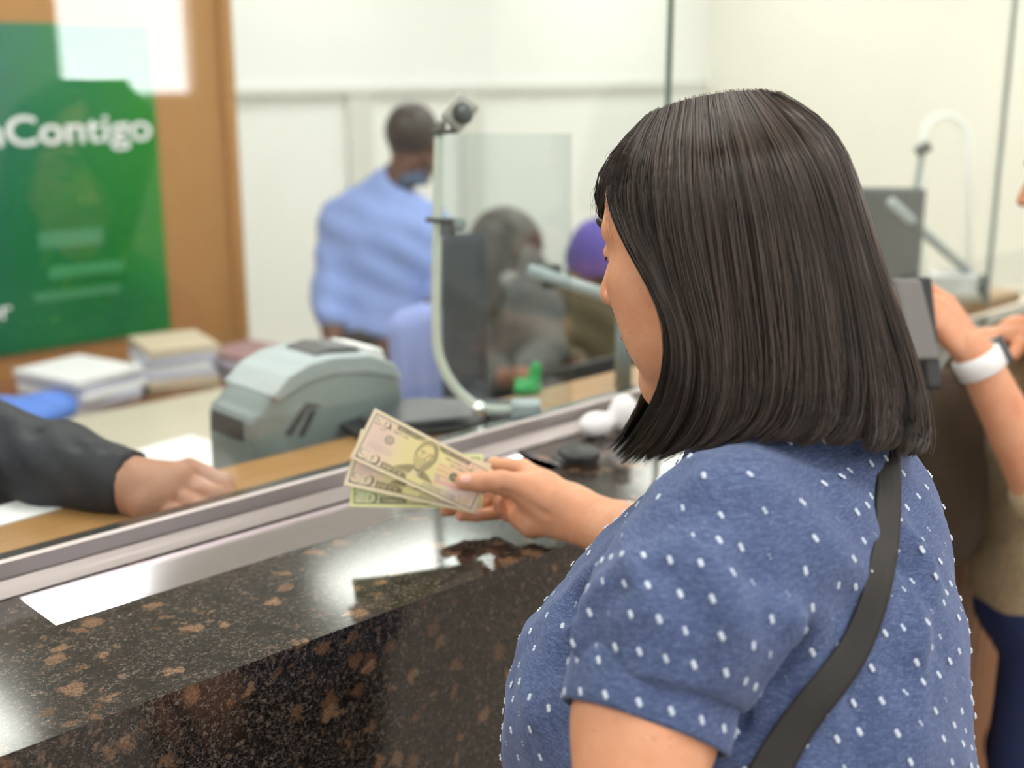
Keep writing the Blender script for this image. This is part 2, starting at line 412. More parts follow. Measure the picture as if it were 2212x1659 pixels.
# steel channel that carries the glass
ch = thing('glass_channel', 'long brushed steel channel holding the bottom edge of the glass screen', 'rail', (1.0, .34, CT))
def ext(name, prof, mat, xa=X0, xb=2.6, par=ch): return prism(name, [(xa, y, z) for y, z in prof], (1, 0, 0), xb-xa, mat, par)
ext('lower_lip', [(.3172, CT), (.334, CT), (.334, CT+.015), (.3172, CT+.001)], M_STEEL)
ext('front_face', [(.336, CT+.0005), (.340, CT+.0005), (.340, CT+.034), (.3425, CT+.036), (.3425, CT+.0372), (.338, CT+.0372), (.336, CT+.035)], brushed('satin_steel', (.66, .61, .60), .50))
ext('shadow_gap', [(.3342, CT+.001), (.3358, CT+.001), (.3358, CT+.012), (.3342, CT+.012)], M_BLACK)
ext('gasket', [(.3428, CT+.0005), (.3562, CT+.0005), (.3562, CT+.030), (.3428, CT+.030)], plain('dark_green_gasket', (.02, .028, .024), .35))
ext('rear_face', [(.366, CT+.0005), (.392, CT+.0005), (.392, CT+.020), (.390, CT+.026), (.366, CT+.028)], plain('dark_steel', (.20, .21, .22), .2, metal=.9))
# glass screens
def seam_x(px): return on_plane(px, 300, 1, .361)[0]
s1, s2 = seam_x(1440), seam_x(2165)
for nm, a, b, lab in (('glass_screen', X0, s1-.002, 'tall clear glass security screen above the cash tray, left of the seam over the woman'),
                      ('glass_screen', s1+.002, s2-.003, 'tall clear glass security screen right of the seam above the woman in blue'),
                      ('glass_screen', s2+.003, 4.4, 'tall clear glass security screen at the far right edge of the counter')):
    g = thing(nm, lab, 'glass screen', ((a+b)/2, .361, CT+.01), 'glass screens along the counter')
    box('pane', a, b, .3565, .3655, CT+.004, 2.75, M_GLASS, g)
    for e0 in (a, b-.0015): box('polished_edge', e0, e0+.0015, .3565, .3655, CT+.004, 2.75, M_GEDGE, g)
t = thing('screen_seal', 'slim grey seal strip closing the seam between glass screens above the woman', 'seal strip', (s1, .361, CT)); box('strip', s1-.0013, s1+.0013, .3562, .3658, CT+.04, 2.75, plain('smoke_grey_seal', (.16, .17, .17), .5), t)
t = thing('screen_seal', 'slim grey seal strip between glass screens at the far right', 'seal strip', (s2, .361, CT)); box('strip', s2-.0028, s2+.0028, .355, .367, CT+.04, 2.75, M_TRIM, t)
# wooden ledge + teller desk
lg = box('wooden_ledge', X0, 3.2, .40, .56, CT-.03, CT, M_WOOD, bev=.003); tag(lg, 'golden oak laminate ledge running along the teller side of the glass', 'ledge')
DX0 = .55
dk = thing('teller_desk', 'low beige laminate desk behind the oak ledge', 'desk', (1, 1, 0))
box('desktop', DX0, 4.3, .562, .93, .86, .89, M_BEIGE, dk, .003); 
for k, x in enumerate((.95, 1.75, 2.85)): box('drawer_unit', x-.22, x+.22, .64, .92, 0, .859, M_BEIGE, dk, .003)
# next station: slatted wooden front further along
sl = thing('slatted_counter_front', 'reddish brown slatted wooden counter front at the lower right', 'counter front', (3, 0, 0))
bm = bmesh.new()
for k in range(60):
    x = 2.06+k*.034; box_bm(bm, x, x+.024, -.012, .01, 0, CT-.04)
bm_obj('slats', bm, M_SLAT, sl); box('backing_board', 2.05, 4.2, .012, .05, 0, CT-.04, M_SLAT, sl)
box('countertop', 2.03, 4.2, -.02, .312, CT-.035, CT, M_GRAN, sl)

# ------------------------------------------------------------------ people toolkit
def head_prims(hair_cap=0.0):
    p = [el((-.012, 0, .036), (.098, .078, .088)), el((.028, 0, -.020), (.064, .062, .092), .02),
         rc((-.01, .048, -.045), (.062, .014, -.100), .026, .020, .02), rc((-.01, -.048, -.045), (.062, -.014, -.100), .026, .020, .02),
         el((.074, 0, -.098), (.019, .021, .017), .015),
         el((.052, .040, -.022), (.030, .025, .028), .018), el((.052, -.040, -.022), (.030, .025, .028), .018),
         el((.050, .034, -.058), (.028, .025, .030), .02), el((.050, -.034, -.058), (.028, .025, .030), .02),
         rc((.082, .010, .030), (.066, .044, .028), .010, .009, .012), rc((.082, -.010, .030), (.066, -.044, .028), .010, .009, .012),
         cut(el((.096, .032, .010), (.020, .018, .010), .014)), cut(el((.096, -.032, .010), (.020, .018, .010), .014)),
         rc((.084, 0, .016), (.109, 0, -.027), .0075, .0105, .006), el((.098, .0125, -.030), (.010, .0075, .0075), .006), el((.096, -.0125, -.030), (.010, .0075, .0075), .006),
         cut(el((.103, .006, -.040), (.004, .003, .004), .003)), cut(el((.103, -.006, -.040), (.004, .003, .004), .003)),
         el((.072, .031, .010), (.0135, .0145, .0115), .004), el((.072, -.031, .010), (.0135, .0145, .0115), .004),
         el((.084, 0, -.055), (.012, .026, .020), .012), cut(el((.100, 0, -.0655), (.010, .022, .0022), .003)),
         el((-.002, .078, -.006), (.014, .006, .030), .006), el((-.002, -.078, -.006), (.014, .006, .030), .006),
         cut(el((.002, .084, -.002), (.007, .004, .016), .004)), cut(el((.002, -.084, -.002), (.007, .004, .016), .004))]
    return p
def place_geo(g, C, B, s=1.0):
    V, Fc = g; return np.asarray(C)+s*(V@B.T), Fc
def head_basis(az_deg, pitch_deg=0, roll=0):
    a, p = math.radians(az_deg), math.radians(pitch_deg)
    f = np.array([math.cos(a)*math.cos(p), math.sin(a)*math.cos(p), -math.sin(p)])
    B = rot_basis(f)
    if roll:
        r = math.radians(roll); l, u = B[:, 1].copy(), B[:, 2].copy()
        B[:, 1] = l*math.cos(r)+u*math.sin(r); B[:, 2] = u*math.cos(r)-l*math.sin(r)
    return B
_hc = {}
def head_geo(vox):
    if vox not in _hc:
        V, Fc = sdf_geo(head_prims(), vox); _hc[vox] = (relax(V, Fc, 1), Fc)
    return _hc[vox]
def face_parts(person, C, B, s, brow_m, lip_m, zw=0.0):
    for sd in (1, -1):
        pts = [C+s*(B@np.array(q)) for q in ((.0925, sd*.013, .0335), (.0865, sd*.030, .040), (.070, sd*.047, .036))]
        V, Fc = tube_geo(catmull(pts, 9), np.array([.002, .003, .0034, .0034, .003, .0026, .002, .0014, .0006])*s, 6)
        mesh('eyebrow', V, Fc, brow_m, person)
        pts = [C+s*(B@np.array(q)) for q in ((.0815, sd*.018, .0065), (.0862, sd*.031, .0045), (.0775, sd*.0445, .0065))]
        V, Fc = tube_geo(catmull(pts, 9), .0011*s, 5); mesh('eyelashes', V, Fc, brow_m, person)
    V, Fc = sdf_geo([el((.0955, .006, -.0610), (.0050, .012, .0035), .004), el((.0955, -.006, -.0610), (.0050, .012, .0035), .004), el((.0945, 0, -.0702), (.0055, .015, .0045), .003)], .0014)
    V[:, 2] -= np.clip(-.03-V[:, 2], 0, 1)*zw
    V, Fc = place_geo((V, Fc), C, B, s); mesh('lips', V, Fc, lip_m, person)

def hand_local(curl=(.35,)*5, thumb_out=.6, s=1.0):
    """right/left-neutral relaxed hand in a local frame: x along the fingers, y towards the thumb, z out of the back"""
    pr = []; L = ((.040, .024, .019), (.044, .028, .020), (.041, .026, .020), (.032, .019, .017)); R0 = (.0088, .0090, .0086, .0076)
    for i, y in enumerate((.030, .010, -.010, -.028)):
        p = np.array([.088-.004*abs(i-1), y, 0.0]); a = 0; pr.append(rc((.012, y*.55, 0), p, .014, .0115, .012)); pts = [p]; rr = [.0105]
        for j, l in enumerate(L[i]):
            a += curl[i]*(1.0 if j else .8); p = p+np.array([l*math.cos(a), 0, -l*math.sin(a)]); pts.append(p); rr.append(R0[i]*(1, .93, .84)[j])
        pr += chain(pts, rr, .003)
    t = thumb_out
    b = np.array([.022, .024, -.008]); m = b+np.array([.034*math.cos(t), .034*math.sin(t), -.012]); ip = m+np.array([.032*math.cos(t*.6), .030*math.sin(t*.6), -.012]); tp = ip+np.array([.026*math.cos(t*.2), .02*math.sin(t*.2), -.008])
    pr += chain([b, m, ip, tp], [.017, .0135, .0108, .0092], .006)
    pr += [el((.045, 0, -.004), (.042, .034, .012), .012)]
    return [tuple([q[0]]+[np.asarray(v)*s if isinstance(v, np.ndarray) else (v*s if isinstance(v, float) else v) for v in q[1:]]) for q in pr]
def hand_geo(wrist, direc, back, side, vox=.004, **kw):
    """side=+1: thumb lies at cross(back,direc)"""
    d = nrm(direc); b = np.asarray(back, float); b = nrm(b-d*(b@d)); y = np.cross(b, d)*side
    V, Fc = sdf_geo(hand_local(**kw), vox); B = np.stack([d, y, b], 1); V = np.asarray(wrist)+V@B.T
    if np.linalg.det(B) < 0: Fc = Fc[:, ::-1]
    return V, Fc

SK_W = skin('warm_freckled_skin', (.70, .365, .225), (.64, .295, .165), .45)
SK_T = skin('brown_skin', (.42, .225, .155), None, .15)
SK_D = skin('dark_brown_skin', (.13, .058, .038), None, 0)
SK_M = skin('tan_skin', (.66, .34, .21), None, 0)
M_LIP = plain('rose_lips', (.42, .13, .10), .4); M_BROW = plain('dark_brown_hair', (.016, .010, .008), .5)
M_CH = chambray(); M_TUFT = plain('white_woven_tufts', (.55, .62, .74), .9, noise=.1, scale=300)

# ------------------------------------------------------------------ the customer in the blue shirt
woman = thing('person', 'woman with shoulder-length dark hair in a dotted blue shirt holding banknotes at the counter', 'person', (.93, -.42, 0))
HAZ = 101.0
HB = head_basis(HAZ, 15, 0)
HC = P(1529, 520, 1.14); HC[2] = 1.490
# torso sections: py, left px, right px, depth, half shoulder width
TH = math.radians(HAZ-90); sh_ax = np.array([math.cos(TH), math.sin(TH), 0]); fr_ax = np.array([-math.sin(TH), math.cos(TH), 0])
cth, sth = abs(sh_ax@RT), abs(fr_ax@RT)
rows = [(905, 1600, 1850, 1.14, .055), (940, 1525, 1935, 1.13, .105), (985, 1462, 1992, 1.13, .150), (1050, 1400, 2026, 1.13, .172), (1120, 1333, 2042, 1.13, .180),
        (1200, 1272, 2052, 1.13, .184), (1300, 1200, 2059, 1.13, .186), (1400, 1140, 2062, 1.13, .190), (1500, 1108, 2062, 1.13, .195), (1655, 1104, 2064, 1.15, .205)]
SEC = []
for py, l, r, d, a in rows:
    c = P((l+r)/2, py, d); half = (r-l)/2*d/FPX; bb = math.sqrt(max((half**2-(a*cth)**2), 1e-4))/sth; SEC.append((c[2], c[0], c[1], a, bb))
for z, a, bb in ((.98, .195, .175), (.90, .195, .165), (.86, .19, .16)): SEC.append((z, SEC[-1][1], SEC[-1][2], a, bb))
SEC = np.array(sorted(SEC))
def torso_fn(X, grow=0.0):
    z = X[..., 2]; c = [np.interp(z, SEC[:, 0], SEC[:, j]) for j in range(1, 5)]
    u = (X[..., 0]-c[0])*sh_ax[0]+(X[..., 1]-c[1])*sh_ax[1]; v = (X[..., 0]-c[0])*fr_ax[0]+(X[..., 1]-c[1])*fr_ax[1]
    q = ((np.abs(u)/c[2])**2.25+(np.abs(v)/c[3])**2.25)**(1/2.25)
    d = (q-1)*np.minimum(c[2], c[3])*.95-grow
    return np.maximum(d, np.maximum(SEC[0, 0]-z, z-SEC[-1, 0]))
tb = (np.array([SEC[:, 1].mean()-.32, SEC[:, 2].mean()-.32, SEC[0, 0]]), np.array([SEC[:, 1].mean()+.32, SEC[:, 2].mean()+.32, SEC[-1, 0]]))
S_L = P(1492, 1150, .985); CUF = P(1394, 1560, .940); ELB = P(1352, 1830, .905)
arm_d = nrm(ELB-S_L)
# right arm (far side)
S_R = P(1760, 1120, 1.30); ELR = P(1520, 1262, 1.40); WR = P(1232, 1102, 1.535)
SA = nrm(ELB-CUF); T_END = P(1404, 1520, .942)
sleeve = [rc(P(1562, 1195, 1.000), P(1474, 1340, .960), .066, .077, .014), rc(P(1474, 1340, .960), P(1402, 1530, .942), .077, .063, .014), rc(P(1600, 1270, 1.0), P(1560, 1420, .990), .072, .062, .014)]
def cyl_fn(t0, t1, rr):
    def f(X):
        q = X-CUF; t = q@SA; d = np.linalg.norm(q-t[..., None]*SA, axis=-1); return np.maximum(np.maximum(t0-t, t-t1), d-rr)
    return f
shirt_pr = sleeve+[cut(('fn', cyl_fn(-.018, .10, .082), CUF-.13, CUF+.13, .003)), cut(('fn', cyl_fn(-.06, .1, .052), CUF-.13, CUF+.13, .003)), ('fn', torso_fn, tb[0], tb[1], .012)]+[rc(P(1690, 1090, 1.20), S_R, .065, .070, .05), rc(S_R, S_R+(ELR-S_R)*.62, .070, .066, .03),
    rc(P(1730, 1010, 1.10), P(1600, 1130, 1.03), .030, .052, .07), rc(P(1670, 1150, 1.045), P(1585, 1230, 1.01), .05, .060, .06),            # yoke over the near shoulder
    rc(P(1715, 860, 1.14), P(1700, 960, 1.13), .052, .075, .04)]
V, Fc = sdf_geo(shirt_pr, .0042); V = relax(V, Fc, 3)
N = vnormals(V, Fc)
def seg_d(V, a, b):
    ba = b-a; h = np.clip(((V-a)@ba)/(ba@ba), 0, 1); return np.linalg.norm(V-a-h[:, None]*ba, axis=1), h
bvh = BVHTree.FromPolygons([Vector(v) for v in V], Fc.tolist())
def hit(px, py):
    d = nrm(FW+RT*(px-IW/2)/FPX-UP*(py-IH/2)/FPX); r = bvh.ray_cast(Vector(CAM), Vector(d))
    return (np.array(r[0]), np.array(r[1])) if r[0] is not None else (None, None)
folds = [((1735, 1392), (1592, 1572), -.016, .011), ((1728, 1375), (1700, 1450), -.010, .016), ((1700, 1350), (1560, 1560), .006, .016), ((1600, 1150), (1640, 1330), -.006, .022),
         ((1470, 1230), (1540, 1400), -.005, .020), ((1550, 1160), (1600, 1420), .005, .020), ((1400, 1200), (1450, 1260), -.003, .012), ((1330, 1270), (1290, 1470), -.006, .013),
         ((1255, 1250), (1215, 1300), -.010, .012), ((1215, 1330), (1238, 1470), -.013, .016), ((1262, 1320), (1250, 1440), .005, .012), ((1950, 1130), (2010, 1260), .006, .012),
         ((1930, 1160), (1985, 1290), -.005, .011), ((1975, 1270), (1990, 1500), .004, .012), ((1830, 1420), (1880, 1659), -.004, .016), ((1650, 1290), (1740, 1385), .006, .016),
         ((1500, 1420), (1560, 1560), -.004, .012), ((1380, 1330), (1400, 1480), .004, .014), ((1620, 1180), (1900, 1250), .003, .02), ((1560, 1000), (1480, 1100), .003, .014),
         ((1900, 1500), (2030, 1420), -.003, .014), ((1130, 1450), (1180, 1600), .004, .014)]
disp = np.zeros(len(V))
for p1, p2, amp, w in folds:
    a, _ = hit(*p1); b, _ = hit(*p2)
    if a is None or b is None: continue
    d, h = seg_d(V, a, b); disp += 2.2*amp*np.exp(-(d/w)**2)*(.35+.65*np.sin(np.pi*np.clip(h, .06, .94)))
q = V*1.0
disp += .0034*np.sin(q[:, 0]*38+q[:, 2]*22+3*np.sin(q[:, 1]*17))*np.sin(q[:, 2]*31+q[:, 1]*25)+.0016*np.sin(q[:, 0]*90+q[:, 2]*60)*np.sin(q[:, 1]*80-q[:, 2]*47)
V = V+N*disp[:, None]; V = relax(V, Fc, 1)
bvh = BVHTree.FromPolygons([Vector(v) for v in V], Fc.tolist())
# woven tufts on a lattice that follows the sleeve and the body
def tuft(p, n, dirv):
    n = nrm(n); t = nrm(dirv-n*(dirv@n)); b = np.cross(n, t); out = []
    for s in (-1, 1):
        c = p+n*.0007+t*s*.0012+b*s*.0008; L, Wd, Hh = .0021, .0016, .0009; vv = []
        for (x, y, z) in ((-L, 0, 0), (-.5*L, Wd, 0), (.6*L, Wd, 0), (L, 0, 0), (.5*L, -Wd, 0), (-.6*L, -Wd, 0)): vv.append(c+b*x+t*y*1.2+n*z-n*.0008)
        vv.append(c+n*Hh); fs = [[i, (i+1) % 6, 6] for i in range(6)]; out.append((vv, fs))
    return out
tufts = []; tpos = []
def far_enough(p, dmin=.0185):
    if tpos and np.min(np.linalg.norm(np.array(tpos)-p, axis=1)) < dmin: return False
    tpos.append(p); return True
ax_u = nrm(RT-arm_d*(RT@arm_d)); ax_v = np.cross(arm_d, ax_u)
slen = np.linalg.norm(CUF-S_L); pitch_d = .0245; row = 0; s = -.10
def near_sleeve(p):
    t = (p-S_L)@arm_d; r = np.linalg.norm(p-S_L-arm_d*t); u = to_px(p)
    return u[0] < 1735-(u[1]-1392)*.8+0 if u[1] > 1150 else False
def on_arm(p):
    t = (p-S_L)@arm_d; r = np.linalg.norm(p-S_L-arm_d*t); return r < .125 and t > .0 and near_sleeve(p) and to_px(p)[0] > 1180+max(0, (1300-to_px(p)[1])*.5)
while s < slen+.02:
    c = S_L+arm_d*s; n_ = int(2*math.pi*.085/pitch_d)
    for k in range(n_):
        t = 2*math.pi*(k+.5*(row % 2))/n_; d = ax_u*math.cos(t)+ax_v*math.sin(t)
        r = bvh.ray_cast(Vector(c+d*.30), Vector(-d), .3)
        if r[0] is not None and on_arm(np.array(r[0])) and random.random() > .02 and far_enough(np.array(r[0])): tufts += tuft(np.array(r[0])+rng.normal(0, .0009, 3), np.array(r[1]), arm_d)
    s += .0235; row += 1
z = .87; row = 0
while z < 1.42:
    c = np.array([np.interp(z, SEC[:, 0], SEC[:, 1]), np.interp(z, SEC[:, 0], SEC[:, 2]), z]); n_ = 48
    for k in range(n_):
        t = 2*math.pi*(k+.5*(row % 2))/n_; d = np.array([math.cos(t), math.sin(t), 0])
        r = bvh.ray_cast(Vector(c+d*.6), Vector(-d), .6)
        if r[0] is not None and not on_arm(np.array(r[0])) and far_enough(np.array(r[0])): tufts += tuft(np.array(r[0])+rng.normal(0, .0012, 3), np.array(r[1]), np.array([0, 0, 1.])+.2*sh_ax)
    z += .0215; row += 1
tv, tf = join([(np.array(a), b) for a, b in tufts])
nb = len(V); allV = np.vstack([V, tv]); allF = Fc.tolist()+[[i+nb for i in f] for f in tf]
shirt = mesh('shirt', allV, allF, [M_CH, M_TUFT], woman, True, [0]*len(Fc)+[1]*len(tf))
# turned-up cuff
def ring(c, a, rx, ry, tilt=0.0, n=64):
    t = np.linspace(0, 2*np.pi, n, endpoint=False)
    return c+np.outer(np.cos(t)*rx, ax_u)+np.outer(np.sin(t)*ry, ax_v)+np.outer(np.cos(t)*tilt, arm_d)
prof = [(-.046, .0660, 0), (-.043, .0705, 0), (-.030, .0715, 0), (-.012, .0710, 0), (-.002, .0705, 0), (.001, .0690, 0), (0, .0670, 0), (-.006, .0655, 0), (-.046, .0640, 0)]
rings = []
CC = CUF+arm_d*.004
for h, r_, _ in prof:
    R_ = ring(CC+arm_d*h, arm_d, r_*.94, r_*.88, .006)
    t = np.linspace(0, 2*np.pi, 64, endpoint=False); R_ = R_+ np.outer(.0022*np.sin(3*t+1)+.0015*np.sin(7*t), ax_v)
    rings.append(R_)
cv = np.vstack(rings); m_ = 64
cf = [[i*m_+k, i*m_+(k+1) % m_, (i+1)*m_+(k+1) % m_, (i+1)*m_+k] for i in range(len(prof)-1) for k in range(m_)]
cb = BVHTree.FromPolygons([Vector(v) for v in cv], cf); ct = []
for rr_, h in enumerate((-.034, -.010)):
    for k in range(16):
        t = 2*math.pi*(k+.5*(rr_ % 2))/16; d = ax_u*math.cos(t)+ax_v*math.sin(t); r = cb.ray_cast(Vector(CC+arm_d*h+d*.2), Vector(-d), .2)
        if r[0] is not None:
            nn = np.array(r[1]); nn = nn if nn@d > 0 else -nn; ct += tuft(np.array(r[0]), nn, arm_d)
tv, tf = join([(np.array(a), b) for a, b in ct])
mesh('sleeve_cuff', np.vstack([cv, tv]), cf+[[i+len(cv) for i in f] for f in tf], [M_CH, M_TUFT], shirt, True, [0]*len(cf)+[1]*len(tf))
# collar band with a soft fold
ccen = P(1700, 905, 1.135); t = np.linspace(0, 2*np.pi, 48, endpoint=False); rings = []
for h, r_ in ((-.03, .078), (-.005, .070), (.018, .062), (.022, .064), (.016, .069), (-.012, .082), (-.016, .080)):
    rings.append(ccen+np.array([0, 0, h])+np.outer(np.cos(t)*r_, sh_ax)+np.outer(np.sin(t)*r_*1.02, fr_ax))
cv = np.vstack(rings); m_ = 48
mesh('collar', cv, [[i*m_+k, i*m_+(k+1) % m_, (i+1)*m_+(k+1) % m_, (i+1)*m_+k] for i in range(6) for k in range(m_)], M_CH, shirt)

# body: head and neck, near arm, far forearm with the hand that holds the money
hgV, hgF = head_geo(.0019); hgV = hgV.copy()
_k = np.clip((.055-hgV[:, 0])/.06, 0, 1)[:, None]*np.clip((hgV[:, 2:3]+.03)/.03, 0, 1); hgV = hgV*(1-_k*np.array([.10, .12, .10]))
_z = np.clip(-.03-hgV[:, 2], 0, 1); hgV[:, 2] -= _z*.26
HS = 1.05; hd = place_geo((hgV, hgF), HC, HB, HS)
neck = [rc(HC+HB@np.array([-.028, 0, -.055]), P(1712, 960, 1.14), .054, .060, .02)]
nv, nf = sdf_geo(neck, .004)
upper = [rc(P(1535, 1200, .992), CUF, .044, .0525), rc(CUF, ELB, .0525, .043, .02), rc(ELB, ELB+np.array([.02, .16, -.10]), .040, .030, .02), rc(ELB+np.array([.02, .16, -.10]), ELB+np.array([.03, .20, -.12]), .028, .024, .02)]
uv, uf = sdf_geo(upper, .0035)
lw = ELB+np.array([.03, .20, -.12]); lh = hand_geo(lw, (.1, .9, -.25), (-.3, .1, 1), 1, .003, curl=(.5, .55, .6, .65))
H = lambda x, y, d: P(x, y, d)
fore = [rc(ELR, P(1360, 1152, 1.475), .042, .0330, .02), rc(P(1360, 1152, 1.475), WR, .0330, .0290, .02),
        rc(P(1330, 1168, 1.475), P(1215, 1125, 1.535), .020, .019, .02)]
TIPT = P(1003, 1040, 1.522)
hand = [rc(WR, P(1165, 1072, 1.545), .0285, .030, .02),
        rc(P(1220, 1118, 1.535), P(1150, 1128, 1.548), .018, .0175, .014), rc(P(1150, 1128, 1.548), P(1120, 1118, 1.555), .0175, .013, .012),     # heel of the hand
        rc(P(1190, 1085, 1.525), P(1128, 1052, 1.532), .022, .0175, .014),                                       # ball of the thumb
        rc(P(1180, 1050, 1.55), P(1128, 1012, 1.573), .017, .0125, .014), rc(P(1180, 1060, 1.56), P(1136, 1045, 1.585), .017, .012, .014),
        rc(P(1180, 1075, 1.56), P(1138, 1072, 1.580), .017, .012, .014), rc(P(1185, 1095, 1.555), P(1136, 1095, 1.565), .016, .0115, .012)]
hand += chain([P(1128, 1052, 1.532), P(1082, 1041, 1.526), P(1040, 1041, 1.5215), TIPT], [.0170, .0140, .0125, .0113], .006)
hand += chain([P(1128, 1012, 1.573), P(1068, 1004, 1.592), P(1030, 1032, 1.600), P(1002, 1050, 1.595)], [.0125, .0095, .0084, .0072], .003)
hand += chain([P(1136, 1048, 1.585), P(1062, 1078, 1.606), P(1005, 1098, 1.590), P(962, 1104, 1.576)], [.0120, .0094, .0084, .0072], .003)
hand += chain([P(1138, 1078, 1.580), P(1072, 1107, 1.590), P(1028, 1114, 1.572), P(996, 1114, 1.560)], [.0115, .0092, .0082, .0073], .003)
hand += chain([P(1136, 1098, 1.565), P(1094, 1112, 1.572), P(1079, 1097, 1.562), P(1077, 1083, 1.556)], [.0110, .0088, .0078, .0070], .0025)
hand += [cut(rc(P(1118, 1086, 1.510), P(1180, 1112, 1.508), .0035, .0015, .010)), cut(rc(P(1085, 1064, 1.515), P(1112, 1075, 1.515), .003, .003, .006))]
hv, hf = sdf_geo(fore+hand, .00165); hv = relax(hv, hf, 1)
hip = [('fn', lambda X: torso_fn(X, -.05), tb[0], tb[1], .03)]
tv, tf = sdf_geo(hip, .012)
bv, bf = join([hd, (nv, nf), (uv, uf), lh, (hv, hf), (tv, tf)])
body = mesh('body', bv, bf, SK_W, woman)
face_parts(woman, HC, HB, HS, M_BROW, M_LIP, zw=.26)
# thumb nail, and a pale patch low on the ring finger
M_NAIL = plain('pink_nail', (.80, .46, .38), .25)
def nail(c, along, n, L=.0058, Wd=.0052, par=woman):
    n = nrm(n); al = nrm(along-n*(along@n)); b = np.cross(n, al); V = []; Fc = []; m = 9
    for i in range(m):
        for j in range(m):
            u = -1+2*i/(m-1); v = -1+2*j/(m-1); w_ = math.sqrt(max(0, 1-abs(u)**4*.55)); V.append(c+al*L*u+b*Wd*v*w_-n*(.0016*v*v+.0006*u*u))
    Fc = [[i*m+j, (i+1)*m+j, (i+1)*m+j+1, i*m+j+1] for i in range(m-1) for j in range(m-1)]
    o = mesh('nail_patch', V, Fc, M_NAIL, par); sm = o.modifiers.new('thick', 'SOLIDIFY'); sm.thickness = .0006; return o
hb = BVHTree.FromPolygons([Vector(v) for v in hv], hf.tolist())
def onhand(px, py):
    d = nrm(FW+RT*(px-IW/2)/FPX-UP*(py-IH/2)/FPX); r = hb.ray_cast(Vector(CAM), Vector(d)); return np.array(r[0]), np.array(r[1])
for (x, y, dx, dy, L) in ((1005, 1034, -1, .1, .0068), (1030, 1108, -1, .05, .0055)):
    c, n_ = onhand(x, y)
    if n_ @ FW > 0: n_ = -n_
    nail(c+n_*.0008, RT*dx-UP*dy, n_, L, L*.82)
# trousers and shoes
M_NAVY = plain('dark_trousers', (.012, .014, .022), .8); M_SHOE = plain('black_leather_shoe', (.01, .01, .01), .35)
bc = np.array([SEC[0, 1], SEC[0, 2], 0])
def P3(u, v, z): return bc+sh_ax*u+fr_ax*v+np.array([0, 0, z])
tr = [el(P3(0, 0, .90), (.172, .150, .10), .03, np.stack([sh_ax, fr_ax, [0, 0, 1]], 1))]
for s_ in (-1, 1): tr += [rc(P3(s_*.09, 0, .84), P3(s_*.085, .02, .48), .092, .066, .04), rc(P3(s_*.085, .02, .48), P3(s_*.085, 0, .07), .066, .052, .02)]
sdf('trousers', tr, .009, M_NAVY, woman, 2)
for s_ in (-1, 1): sdf('shoe', [rc(P3(s_*.085, -.03, .042), P3(s_*.095, .10, .034), .040, .036, .02), rc(P3(s_*.095, .10, .034), P3(s_*.1, .15, .028), .036, .026, .02)], .006, M_SHOE, woman)

# ------------------------------------------------------------------ hair
GUI = [  # near side guides: pixel paths from the parting to the tips
 [(1400, 250), (1332, 320), (1306, 400), (1322, 470), (1366, 560), (1428, 660), (1441, 770), (1415, 860), (1375, 930), (1330, 985)],
 [(1420, 240), (1366, 330), (1352, 420), (1368, 500), (1412, 590), (1462, 690), (1470, 790), (1450, 880), (1410, 945), (1345, 1002)],
 [(1455, 226), (1425, 330), (1425, 430), (1440, 530), (1465, 630), (1495, 720), (1500, 810), (1478, 895), (1440, 955), (1392, 1000)],
 [(1500, 213), (1490, 330), (1498, 440), (1512, 550), (1535, 660), (1552, 760), (1552, 850), (1530, 925), (1490, 970), (1435, 992)],
 [(1545, 204), (1565, 320), (1585, 440), (1602, 560), (1618, 680), (1628, 780), (1622, 860), (1600, 915), (1560, 950), (1500, 975)],
 [(1585, 199), (1636, 310), (1670, 430), (1695, 560), (1712, 690), (1720, 790), (1714, 865), (1690, 915), (1655, 940), (1615, 955)],
 [(1615, 197), (1698, 300), (1745, 420), (1778, 560), (1800, 700), (1812, 800), (1812, 870), (1798, 920), (1770, 948), (1735, 962)],
 [(1640, 197), (1748, 285), (1800, 410), (1840, 560), (1872, 700), (1893, 800), (1900, 875), (1895, 930), (1880, 960), (1855, 975)],
 [(1660, 199), (1780, 272), (1832, 400), (1876, 560), (1920, 700), (1952, 805), (1965, 885), (1965, 940), (1955, 970), (1935, 988)],
 [(1680, 203), (1798, 268), (1850, 390), (1900, 555), (1950, 700), (1988, 800), (2004, 880), (2010, 935), (2004, 962), (1990, 985)]]
yt = [190, 200, 230, 260, 330, 420, 530, 650, 780, 870, 960, 1010]
xl = [1560, 1520, 1430, 1385, 1312, 1296, 1300, 1312, 1335, 1340, 1320, 1316]
xr = [1680, 1712, 1760, 1796, 1832, 1862, 1905, 1948, 1990, 2006, 2012, 2004]
th = [.03, .055, .090, .104, .116, .119, .117, .112, .109, .106, .106, .106]
def hair_pt(px, py, side):
    l, r, h = np.interp(py, yt, xl), np.interp(py, yt, xr), np.interp(py, yt, th)
    s = np.clip((px-(l+r)/2)/((r-l)/2), -1, 1); d0 = 1.14-.00013*(px-1580)
    return P(px, py, d0-side*h*(1-abs(s)**2.4)**(1/2.4))
NG = []
for g in GUI: NG.append([hair_pt(x, y, 1) for x, y in g])
for i, g in enumerate(GUI[::-1]):
    w = i/(len(GUI)-1)
    if i == 0: continue
    NG.append([hair_pt(x-(30*w if j > 1 else 8)*(1 if j else .3), y, -1) for j, (x, y) in enumerate(g)])
NG = np.array(NG)                                    # guides x control points x 3
G2 = np.stack([catmull(g, 26) for g in NG])          # along the strand
for _ in range(4): G2[:, 1:-1] = (G2[:, :-2]+2*G2[:, 1:-1]+G2[:, 2:])/4
G3 = np.stack([catmull(G2[:, j], 120) for j in range(26)], 1)   # around the head
cen = G3.mean(axis=0)
